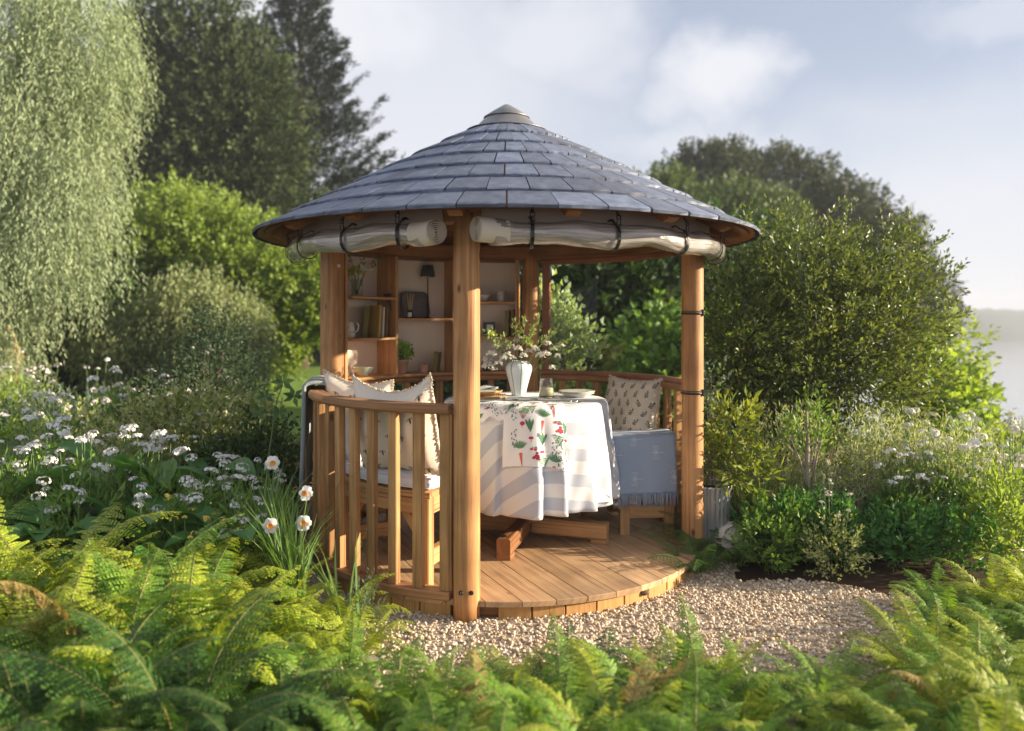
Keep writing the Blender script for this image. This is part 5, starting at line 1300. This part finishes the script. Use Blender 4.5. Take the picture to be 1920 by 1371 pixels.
# ------------------------------------------------------------------ herbaceous plants: one mesh set per kind, copied
def leaf_mesh(name, P, D, U, L_, W_, mt, fold=.2): V, F = leaf_arrays(P, D, U, L_, W_, fold); return np_mesh(name, V, F, mt)
def mound_mesh(seed, r, h, n, k, ll, lw, mt, mode=1.0):
    g = np.random.default_rng(seed); C, d = crown_pts(g, [(0, 0, h * .5, r, r, h * .5)], n, .3); D = d + [[0, 0, mode]] + rand_dirs(g, n) * .4
    V, F = sprigs(g, C, D, r * .45, k, ll, lw, .8); return np_mesh('foliage', V, F, mt)
def blade_mesh(seed, n, h, w, mt, spreadr=.10, lean=.5):
    g = np.random.default_rng(seed); Vs, Fs = [], []; q = 0
    for i in range(n):
        a = g.uniform(0, 2 * PI); l = h * g.uniform(.6, 1.1); le = g.uniform(.1, lean); p0 = np.array([cos(a + 1) * spreadr * g.uniform(0, 1), sin(a + 1) * spreadr * g.uniform(0, 1), 0]); dr = np.array([cos(a), sin(a), 0]); sd = np.array([-sin(a), cos(a), 0]); ww = w * g.uniform(.7, 1.2)
        for t_ in (0, .35, .7, 1.0):
            c = p0 + dr * le * l * t_ ** 2 + np.array([0, 0, l * (t_ - .25 * le * t_ ** 3)]); wd = ww * (1 - t_ ** 2.5) + .0008; Vs += [c - sd * wd / 2, c + sd * wd / 2]
        Fs += [(q, q+1, q+3, q+2), (q+2, q+3, q+5, q+4), (q+4, q+5, q+7, q+6)]; q += 8
    return np_mesh('foliage', np.array(Vs), np.array(Fs), mt, smooth=True)
def dome_mesh(seed, r, n, mt, ps, flat=.6):
    """a domed head of small five-petalled flowers"""
    g = np.random.default_rng(seed); Ps, Ds, Us = [], [], []
    for i in range(n):
        d = rand_dirs(g, 1)[0]; d[2] = abs(d[2]) * .9 + .1; c = d * [r, r, r * flat]; d = d / np.linalg.norm(d); u = np.cross(d, [.3, .5, .8]); u /= np.linalg.norm(u); v = np.cross(d, u)
        for j in range(5): a = 2 * PI * j / 5 + i; Ps.append(c); Ds.append(u * cos(a) + v * sin(a) + d * .25); Us.append(d)
    V, F = leaf_arrays(np.array(Ps), np.array(Ds), np.array(Us) + .01, ps, ps * .95, .05); return np_mesh('flower_head', V, F, mt)
HEADS = [dome_mesh(i, .045, 26, L_WHITE, .013) for i in range(3)]; SMALL = [dome_mesh(9 + i, .020, 10, L_WHITE, .011) for i in range(2)]; CREAM = [dome_mesh(19 + i, .035, 16, L_PINKW, .015) for i in range(2)]; YEL = [dome_mesh(29, .022, 8, L_YEL, .013)]
FOL = {'phlox': [mound_mesh(1 + i, .20, .62, 80, 9, .07, .020, L_MID, 1.2) for i in range(2)], 'leafy': [mound_mesh(5 + i, .26, .55, 110, 10, .06, .030, [L_MID, L_HOST][i]) for i in range(2)],
       'lush': [mound_mesh(11 + i, .25, .60, 100, 10, .065, .024, [L_LIME, L_BLUE][i], 1.0) for i in range(2)], 'feather': [mound_mesh(15, .24, .7, 130, 12, .035, .006, L_PALE, 1.6)],
       'grass': [blade_mesh(20 + i, 90, .62, .010, [L_MID, L_BLUE][i], .10, .55) for i in range(2)], 'speckle': [mound_mesh(25, .28, .6, 110, 10, .045, .022, L_VAR)]}
def broad_leaf():
    b = MB()
    def f(u, v): 
        w = sin(PI * min(1, v * .93 + .05)) ** .7 * (1 - v * .2); x = (u - .5) * w * .15
        return Vector((x, v * .20, .05 * sin(v * 2.6) + abs(u - .5) * .05 * w + .004 * sin(abs(u - .5) * 30)))
    b.grid(f, 6, 8); return b.mesh('leaf', L_HOST)
BL = broad_leaf()
def herb(kind, x, y, s, label, cat, group, rng, heads=0, hk=None, hz=(.6, .85)):
    o = thing({'phlox': 'phlox_plant', 'leafy': 'leafy_plant', 'lush': 'lush_plant', 'feather': 'feathery_plant', 'grass': 'strap_leaf_clump', 'speckle': 'speckled_plant', 'hosta': 'hosta_plant'}[kind], label, cat, G(x, y), rng.uniform(0, 6.28), group); o.scale = (s, s, s * rng.uniform(.9, 1.1))
    if kind == 'hosta':
        for i in range(13):
            a = i * 2.4; r = .05 + .09 * (i / 13); L_ = link('leaf', BL, o, (cos(a) * r, sin(a) * r, .30 - .016 * i), (rng.uniform(.1, .5) - .25 + .02 * i * -1, rng.uniform(-.3, .3), a - PI / 2), rng.uniform(.8, 1.25))
        b = MB()
        for i in range(13): a = i * 2.4; r = .05 + .09 * (i / 13); b.tube([(0, 0, 0), (cos(a) * r, sin(a) * r, .30 - .016 * i)], .004, 4)
        b.obj('stalk', M_STEM, o, kind='stuff')
    else: link('foliage', rng.choice(FOL[kind]), o, kind='stuff')
    if heads:
        b = MB(); 
        for i in range(heads):
            a = rng.uniform(0, 6.28); r = rng.uniform(.02, .20); z = rng.uniform(*hz); p = Vector((cos(a) * r, sin(a) * r, z)); b.tube([(p.x * .4, p.y * .4, .1), p], .0025, 4)
            link('flower_head', rng.choice(hk), o, p, (rng.uniform(-.4, .4), rng.uniform(-.4, .4), rng.uniform(0, 6)), rng.uniform(.55, 1.1))
        b.obj('stem', M_STEM, o, kind='stuff')
    return o
rg = random.Random(77)
def zone(px): return 'at the left edge' if px < 180 else ('middle of the left border' if px < 380 else 'near the blanket and daffodils')
def zoned(d): return 'front row' if d < 4.7 else ('middle rows' if d < 6.3 else 'back rows')
KL = {'phlox': ('white domed flower heads on leafy stems', 'phlox'), 'leafy': ('mid green leafy mound', 'plant'), 'lush': ('lush upright foliage', 'plant'), 'feather': ('pale feathery upright foliage', 'plant'), 'grass': ('clump of narrow strap leaves', 'plant'), 'speckle': ('speckled leafy plant with cream blossom', 'plant'), 'hosta': ('broad overlapping green leaves', 'hosta')}
def bed(px0, px1, d0, d1, step, hfun, zf, gname, kinds, seed):
    r_ = random.Random(seed); d = d0
    while d < d1:
        px = px0 + r_.uniform(0, 50)
        while px < px1:
            dd = d + r_.uniform(-.15, .15); x = CAM.x + (px - 960) / FPX * dd; y = CAM.y + dd
            if not in_gravel(x, y) and math.hypot(x, y) > 1.5 and not (420 < px < 700 and dd > 5.6):
                kd = r_.choice(kinds); s = hfun(px, dd) * r_.uniform(.85, 1.15)
                hd = {'phlox': (r_.randint(5, 9), HEADS), 'leafy': (r_.choice((0, 0, 5)), SMALL), 'lush': (r_.choice((0, 4, 7)), SMALL), 'feather': (r_.choice((0, 8)), CREAM), 'grass': (r_.choice((0, 3)), SMALL), 'speckle': (r_.randint(3, 8), CREAM), 'hosta': (0, None)}[kd]
                lab = '%s, %s, %s' % (KL[kd][0], zoned(dd), zf(px))
                herb(kd, x, y, s, lab, KL[kd][1], '%s plants %s' % (kd, zf(px)), r_, hd[0], hd[1])
            px += step * FPX / dd * r_.uniform(.8, 1.2)
        d += step * .95
bed(-60, 560, 4.0, 8.6, .42, lambda px, d: .78 + .10 * (d - 4.0), zone, 'left', ['phlox', 'phlox', 'leafy', 'lush', 'feather', 'grass', 'hosta', 'speckle', 'phlox'], 5)
def zone_r(px): return 'at the right edge' if px > 1780 else 'below the evergreen shrub' if px > 1640 else 'right of the pale-barked sapling' if px > 1540 else 'under the pale-barked sapling' if px > 1460 else 'beside the corrugated planter'
bed(1400, 2000, 4.55, 5.4, .36, lambda px, d: .62 + (.25 if px > 1700 else 0), zone_r, 'right', ['leafy', 'hosta', 'lush', 'leafy', 'speckle', 'feather'], 6)
bed(1385, 1730, 4.78, 5.05, .22, lambda px, d: .70, zone_r, 'right', ['leafy', 'lush', 'hosta', 'leafy', 'phlox'], 16)
bed(1780, 2150, 5.7, 8.5, .45, lambda px, d: .80, zone_r, 'right', ['leafy', 'phlox', 'lush', 'speckle'], 7)

# ------------------------------------------------------------------ ferns
def frond_mesh(seed, mt, L_=.62, Wd=.13, pairs=22, arch=1.5, pin=9):
    g = np.random.default_rng(seed); P, D, U, LL, WW = [], [], [], [], []
    x = z = 0.0; ang = 1.2; pts = []; n = pairs + 7; st = L_ / n; yw = 0.0; y = 0.0; cv = g.uniform(-.5, .5)
    for i in range(n + 1):
        pts.append((x, y, z, ang)); x += cos(ang) * st; z += sin(ang) * st; y += st * cv * (i / n) ** 2; ang -= arch / n * (0.4 + 1.3 * i / n)
    for i in range(5, n):
        t = (i - 5) / (n - 5); w = Wd * min(1, .45 + t * 3.2) * (1 - t ** 1.4) ** .85 * g.uniform(.86, 1.12) + .006
        px_, py_, pz, an = pts[i]; tg = np.array([cos(an), 0, sin(an)]); up = np.array([-sin(an), 0, cos(an)])
        for s_ in (-1, 1):
            if g.random() < .03: continue
            d = np.array([0, s_, 0]) + tg * g.uniform(.30, .55) - up * g.uniform(-.05, .35); d /= np.linalg.norm(d)
            base = np.array([px_, py_, pz]) + tg * st * .5 * (s_ > 0); u2 = up + np.array([0, g.uniform(-.4, .4), 0]); u2 = u2 - d * u2.dot(d); u2 /= np.linalg.norm(u2)
            fwd = np.cross(u2, d) * -s_; fwd /= np.linalg.norm(fwd); m = max(3, int(pin * w / Wd) + 2)
            for j in range(m):
                f = (j + .5) / m; c = base + d * w * f - u2 * w * .30 * f * f
                for q in (-1, 1): P.append(c); D.append(fwd * q + d * .55 + u2 * g.uniform(-.2, .1)); U.append(u2); LL.append(st * .60 * (1 - f * .65) + .002); WW.append(w / m * 1.2)
            P.append(base + d * w * .88 - u2 * w * .25); D.append(d - u2 * .3); U.append(u2); LL.append(w * .18); WW.append(w / m * .8)
    V, F = leaf_arrays(np.array(P), np.array(D), np.array(U), np.array(LL), np.array(WW), .06)
    rv = []; rf = []                                        # rachis
    for i, (x_, y_, z_, an) in enumerate(pts):
        w = .0032 * (1 - i / (n + 1)) + .0006; rv += [(x_, y_ - w, z_), (x_, y_ + w, z_), (x_, y_, z_ - w * 1.6)]
    for i in range(n):
        for a, c in ((0, 1), (1, 2), (2, 0)): q = i * 3; rf += [(q + a, q + c, q + 3 + c), (q + a, q + 3 + c, q + 3 + a)]
    rv, rf = np.array(rv), np.array(rf); me = np_mesh('frond', np.concatenate([V, rv]), np.concatenate([F, rf + len(V)]), [mt, M_RACH], np.concatenate([np.zeros(len(F)), np.ones(len(rf))])); return me
M_RACH = plain('fern_rib', (.26, .24, .07), .6)
L_FG = leafm('golden_fern', (.19, .29, .02), (.44, .48, .05), .3, .5); L_FM = leafm('green_fern', (.07, .18, .02), (.24, .38, .05), .3, .5); L_FDRY = leafm('dry_fern', (.24, .15, .05), (.46, .33, .13), .2, .7); L_FD = leafm('deep_green_fern', (.03, .085, .02), (.09, .18, .04), .35, .5)
FR = {k: [frond_mesh(s + i, m, .62, .105 + .012 * i, 20 + i * 3, 1.1 + .3 * i) for i in range(4)] for k, m, s in (('dry', L_FDRY, 400), ('gold', L_FG, 100), ('green', L_FM, 200), ('deep', L_FD, 300))}
def fern(x, y, s, kind, n, label, group, r_, up=0.0):
    o = thing('fern_plant', label, 'fern', G(x, y), r_.uniform(0, 6.28), group)
    for i in range(n):
        a = 2.4 * i + r_.uniform(-.3, .3); link('frond', r_.choice(FR['dry' if r_.random() < .015 else kind]), o, (cos(a) * .03, sin(a) * .03, 0), (r_.uniform(-.15, .15), r_.uniform(-.25, .3) - up, a), s * r_.uniform(.8, 1.15))
    return o
r_ = random.Random(9)
def ferns(px0, px1, d0, d1, step, sf, kf, lab, n=(11, 15)):
    d = d0; c = 0
    while d <= d1:
        px = px0 + r_.uniform(0, 60)
        while px < px1:
            dd = d + r_.uniform(-.08, .08); x = CAM.x + (px - 960) / FPX * dd; y = CAM.y + dd; kd = kf(px, dd); s = sf(px, dd)
            if s > 0 and (math.hypot(x, y) > 1.55):
                w = {'gold': 'golden green', 'green': 'fresh green', 'deep': 'deep green'}[kd]; band = 'lowest in the picture' if dd < 2.6 else ('in the middle depth' if dd < 3.1 else 'furthest back')
                w2 = 'by the left edge' if px < 130 else 'left of centre' if px < 350 else 'below the daffodils' if px < 600 else 'by the pale stump' if px < 800 else 'before the deck' if px < 1100 else 'before the right post' if px < 1330 else 'below the evergreen' if px < 1620 else 'below the lime shrub' if px < 1800 else 'by the right edge'
                fern(x, y, s * r_.uniform(.85, 1.15), kd, r_.randint(*n), '%s fern %s, %s, %s' % (w, lab, w2, band), '%s ferns %s, %s' % (w, w2, band), r_, r_.uniform(-.1, .15)); c += 1
            px += step * FPX / dd * r_.uniform(.75, 1.25)
        d += step * .9
ferns(-120, 700, 2.3, 3.8, .32, lambda px, d: (1.14 if px < 420 else .82 - (px - 420) / 280 * .35) * (1 if d > 2.4 else .75), lambda px, d: r_.choice(('gold', 'gold', 'green') if d > 2.8 else ('gold', 'green', 'deep', 'gold') if d > 2.5 else ('deep', 'deep', 'green')), 'in the front left bank')  # nearest rows mostly deep green: the bank's low shade put into leaf colour
ferns(690, 1330, 1.95, 2.98, .21, lambda px, d: (.74 if d < 2.5 else .60), lambda px, d: r_.choice(('green', 'green', 'gold')), 'in the low front row', (9, 12))
ferns(1040, 1440, 2.5, 3.12, .23, lambda px, d: .60, lambda px, d: r_.choice(('green', 'gold', 'deep')), 'in the low front row', (9, 12))
ferns(1330, 2050, 2.2, 4.15, .32, lambda px, d: (.50 + .30 * sstep(1450, 1950, px)) * (1 if d < 3.1 else .78) * (0 if (px < 1640 - (d - 3.0) * -60 and d > 3.05) else 1), lambda px, d: r_.choice(('gold', 'green', 'green')), 'in the front right bank')
for px, d, s in ((1310, 4.55, .62), (1375, 4.75, .72), (1445, 4.65, .55), (1350, 4.95, .8)):
    fern(CAM.x + (px - 960) / FPX * d, CAM.y + d, s, 'deep', 9, 'dark green fern at the foot of the right post beside the gravel', 'ferns at the foot of the right post', r_)
for px, d, lab in ((1052, 2.75, 'single bright young fern frond standing up before the middle of the deck'), (1302, 2.95, 'single bright young fern frond standing up at the right of the gravel')):
    o = thing('young_fern', lab, 'fern', at(px, 605, d) * Vector((1, 1, 0)) if False else (CAM.x + (px - 960) / FPX * d, CAM.y + d, .03))
    for i in range(4): link('frond', FR['green'][0], o, (0, 0, 0), (0, -.42 if i == 0 else -.1, 1.6 + i * 1.6), .68 if i == 0 else .4)

# ------------------------------------------------------------------ daffodils in zinc pots
M_ZINC = plain('dull_zinc', (.42, .43, .45), .45, .7, .2, 12)
L_DAFF = leafm('daffodil_leaf', (.10, .20, .05), (.24, .36, .12), .3); M_CUP = plain('orange_cup', (.80, .30, .02), .5, 0, .15); L_PET = leafm('white_petal_daffodil', (.78, .77, .72), (.86, .85, .80), .2, tc=(1, 1, 1))
def daffodil_flower(name='flower_head'):
    b = MB()
    for i in range(6):
        a = 2 * PI * i / 6
        def f(u, v, a=a):
            w = sin(PI * (.12 + .80 * v)) ** .6 * .019; r = .008 + v * .032; x = (u - .5) * 2 * w
            return Vector((r * cos(a) - x * sin(a), r * sin(a) + x * cos(a), .004 * (i % 2) + .006 * sin(v * 3 + i) - .003 * (abs(u - .5) * 4)))
        b.grid(f, 4, 4)
    b.lathe([(.003, .002), (.009, .004), (.0125, .010), (.0150, .0135), (.0142, .0135), (.008, .006), (0, .004)], 14, 1)
    for j in range(14): a = j * .45; b.blob((.0145 * cos(a), .0145 * sin(a), .0135), .0018, 4, 1, (1, 1, 1), 0, 2)
    return b.mesh(name, [L_PET, M_CUP])
DF = daffodil_flower()
def daffodils(label, px, d, pot_r, pot_h, n_leaf, flowers, seed, ph=.62, lean=(0, 0)):
    x, y = CAM.x + (px - 960) / FPX * d, CAM.y + d; o = thing('potted_daffodils', label, 'potted plant', (x, y, gz(x, y)))
    MB().lathe([(0, 0), (pot_r * .72, 0), (pot_r * .74, .01), (pot_r, pot_h - .012), (pot_r + .006, pot_h - .006), (pot_r + .004, pot_h), (pot_r - .006, pot_h - .006), (pot_r - .012, pot_h - .03), (0, pot_h - .03)], 32).obj('pot', M_ZINC, o)
    MB().lathe([(0, pot_h - .02), (pot_r * .93, pot_h - .022)], 20).obj('soil', M_SOIL, o)
    me = blade_mesh(seed, n_leaf, ph, .012, L_DAFF, pot_r * .8, .55); link('leaf', me, o, (0, 0, pot_h - .02), (lean[0], lean[1], 0), kind='stuff')
    for fx, fy in flowers:
        p = at(fx, fy, d - .10) - o.location; b = MB(); st = Vector((rnd.uniform(-.04, .04) , 0, pot_h - .02)); m_ = (st + p) * .5 + Vector(((st.x - p.x) * .12, 0, .03)); e = p + Vector((0, .02, -.004))
        b.tube([st, m_, e - Vector((0, -.004, .02)), e, p + Vector((0, .006, 0))], [.0032, .003, .0028, .0035, .0028], 6); b.obj('stem', M_STEM, o)
        d_ = (Vector((rnd.uniform(-.35, .35), -1, rnd.uniform(-.1, .25)))).normalized(); q = d_.to_track_quat('Z', 'Y').to_euler(); link('flower_head', DF, o, p, q, .92)
    return o
daffodils('pot of daffodils with three white orange-centred blooms beside the left balusters', 545, 3.80, .085, .13, 90, [(507, 986), (569, 981), (573, 925)], 5, .58)
daffodils('taller clump of narcissus with one white bloom nearest the blanket', 505, 4.15, .09, .15, 110, [(511, 868)], 6, .60)
daffodils('small zinc bowl of upright green daffodil leaves at the foot of the left balusters', 648, 3.62, .095, .09, 16, [], 7, .50, (0, -.12))
o = herb('grass', -1.62, -1.0, .95, 'clump of upright narrow leaves with small yellow narcissus behind the daffodils', 'narcissus', None, rg, 9, YEL, (.45, .62))
# rosemary sprigs in the bowl
plant('rosemary', 'small rosemary sprigs growing beside the deck skirt behind the zinc bowl', 'herb', G(-.66, -1.38), [(-.66, -1.38, .12, .07, .05, .10)], L_BLUE, 26, 16, .11, .022, .004, 'up', .2, .5, 95)
# bare twining stems against the left balusters
b = MB(); r2 = random.Random(4)
for i in range(7):
    a = 196 + r2.uniform(0, 22); z = .15; pts = []
    for k in range(9): pts.append(pol(a, 1.255 + r2.uniform(-.01, .02), z)); a += r2.uniform(-4, 5); z += r2.uniform(.03, .12)
    b.tube(pts, [.0032 - .0003 * k for k in range(9)], 5)
o = b.obj('bare_vine', M_BARKO); tag(o, 'thin bare brown vine stems twining up the outside of the left balusters', 'vine')

# right side: corrugated planter, rock and yellow-green plants
x, y = CAM.x + (1328 - 960) / FPX * 5.0, CAM.y + 5.0
pl = thing('planter', 'tall corrugated pale zinc planter of yellow-green leaves behind the right post', 'planter', (x, y, 0))
b = MB(); fr = []
for z, rr in ((0, .128), (.02, .13), (.42, .14), (.44, .146), (.45, .146), (.45, .136), (.40, .134)):
    fr.append([Vector(((rr + .0045 * cos(28 * 2 * PI * j / 168)) * cos(2*PI*j/168), (rr + .0045 * cos(28 * 2 * PI * j / 168)) * sin(2*PI*j/168), z)) for j in range(168)])
b.sweep(fr, 0, True, True); b.obj('pot', M_ZINC, pl)
MB().lathe([(0, .41), (.13, .41)], 20).obj('soil', M_SOIL, pl)
g = np.random.default_rng(31); C, d = crown_pts(g, [(.10, -.02, .58, .20, .14, .16), (.14, 0, .78, .16, .12, .15), (.24, -.08, .50, .14, .12, .14)], 95, .3); V, F = sprigs(g, C, d + [[0, 0, .5]], .10, 8, .075, .026, 1.0); link('leaf', np_mesh('leaf', V, F, leafm('yellow_green_leaf', (.12, .19, .03), (.34, .38, .07), .35)), pl, kind='stuff')
for px, d_, s_ in ((300, 4.5, 1.0), (350, 4.25, .9), (410, 4.45, .95), (455, 4.2, .85), (235, 4.6, 1.0), (160, 4.4, 1.0), (90, 4.6, 1.05), (30, 4.4, 1.0), (500, 4.6, .8)):
    herb('phlox', CAM.x + (px - 960) / FPX * d_, CAM.y + d_, s_, 'white domed flower heads on leafy stems, just behind the ferns, %s' % zone(px), 'phlox', 'phlox just behind the ferns %s' % zone(px), rg, 8, HEADS, (.6, .86))
for px, d_, s_ in ((1690, 5.0, .8), (1750, 5.1, .9), (1800, 5.0, .95), (1850, 5.2, 1.0), (1720, 5.5, 1.0)):
    herb('phlox', CAM.x + (px - 960) / FPX * d_, CAM.y + d_, s_, 'cream-white flower heads on leafy stems, %s' % ('left of the lime green shrub' if px < 1740 else 'in front of the lime green shrub' if px < 1820 else 'nearest the right edge'), 'phlox', 'cream-white flower plants %s' % ('left of the lime shrub' if px < 1740 else 'before the lime shrub' if px < 1820 else 'at the right'), rg, 12, CREAM + HEADS, (.5, .82))
for px, d_, s_ in ((265, 4.15, 1.5), (150, 4.2, 1.4), (335, 4.0, 1.3), (60, 4.15, 1.4), (430, 4.1, 1.2), (215, 4.75, 1.9), (380, 4.9, 1.9)):
    herb('hosta', CAM.x + (px - 960) / FPX * d_, CAM.y + d_, s_, 'large hosta with broad green leaves among the phlox, %s, %s' % (zoned(d_), 'left of centre' if px < 240 else 'nearer the daffodils'), 'hosta', 'large hostas %s %s' % (zoned(d_), 'left' if px < 240 else 'right'), rg)
herb('grass', 1.62, -.05, .9, 'clump of tall narrow yellow-green leaves beside the corrugated planter', 'plant', None, rg)
plant('silver_eucalyptus', 'slender silver-leaved eucalyptus shoots beside the right post', 'shrub', G(1.42, .35), [(1.40, .35, .95, .12, .1, .32), (1.5, .35, .6, .14, .1, .3)], L_BLUE, 60, 9, .14, .036, .026, 'up', .2, .8, 96, (.008, (1.4, .35, 1.1)), M_BARKP, limbs=3)
def rock(name, label, x, y, z, s, mt, seed):
    g = random.Random(seed); b = MB(); b.blob((0, 0, 0), 1.0, 14, 0, (1, 1, 1), .12, 9); b.v = [tuple(Vector((v[0] * s[0], v[1] * s[1], v[2] * s[2])) * (1 + .18 * noise.noise(Vector(v) * 1.8 + Vector((seed, 0, 0))))) for v in b.v]
    return tag(b.obj(name, mt, None, (x, y, z)), label, 'rock')
M_ROCK = plain('white_rock', (.60, .58, .54), .85, 0, .2, 6, .6)
rock('boulder', 'smooth whitish boulder between the corrugated planter and the dark ferns', CAM.x + (1368 - 960) / FPX * 4.9, CAM.y + 4.9, .12, (.13, .11, .11), M_ROCK, 3)
rock('stone', 'small dark stone lying against the deck skirt at the right', CAM.x + (1207 - 960) / FPX * 4.12, CAM.y + 4.12, .055, (.030, .014, .014), M_BARK, 5)
b = MB().tube([(0, 0, -.05), (.01, 0, .1), (.0, .01, .24)], [.036, .034, .032], 10)
tag(b.obj('post_stump', M_BARKP, None, at(694, 1215, 3.1) * Vector((1, 1, 0)) - Vector((0, 0, .10)) , (0, 0, 0)), 'short pale log stump half hidden by ferns before the gravel', 'stump')
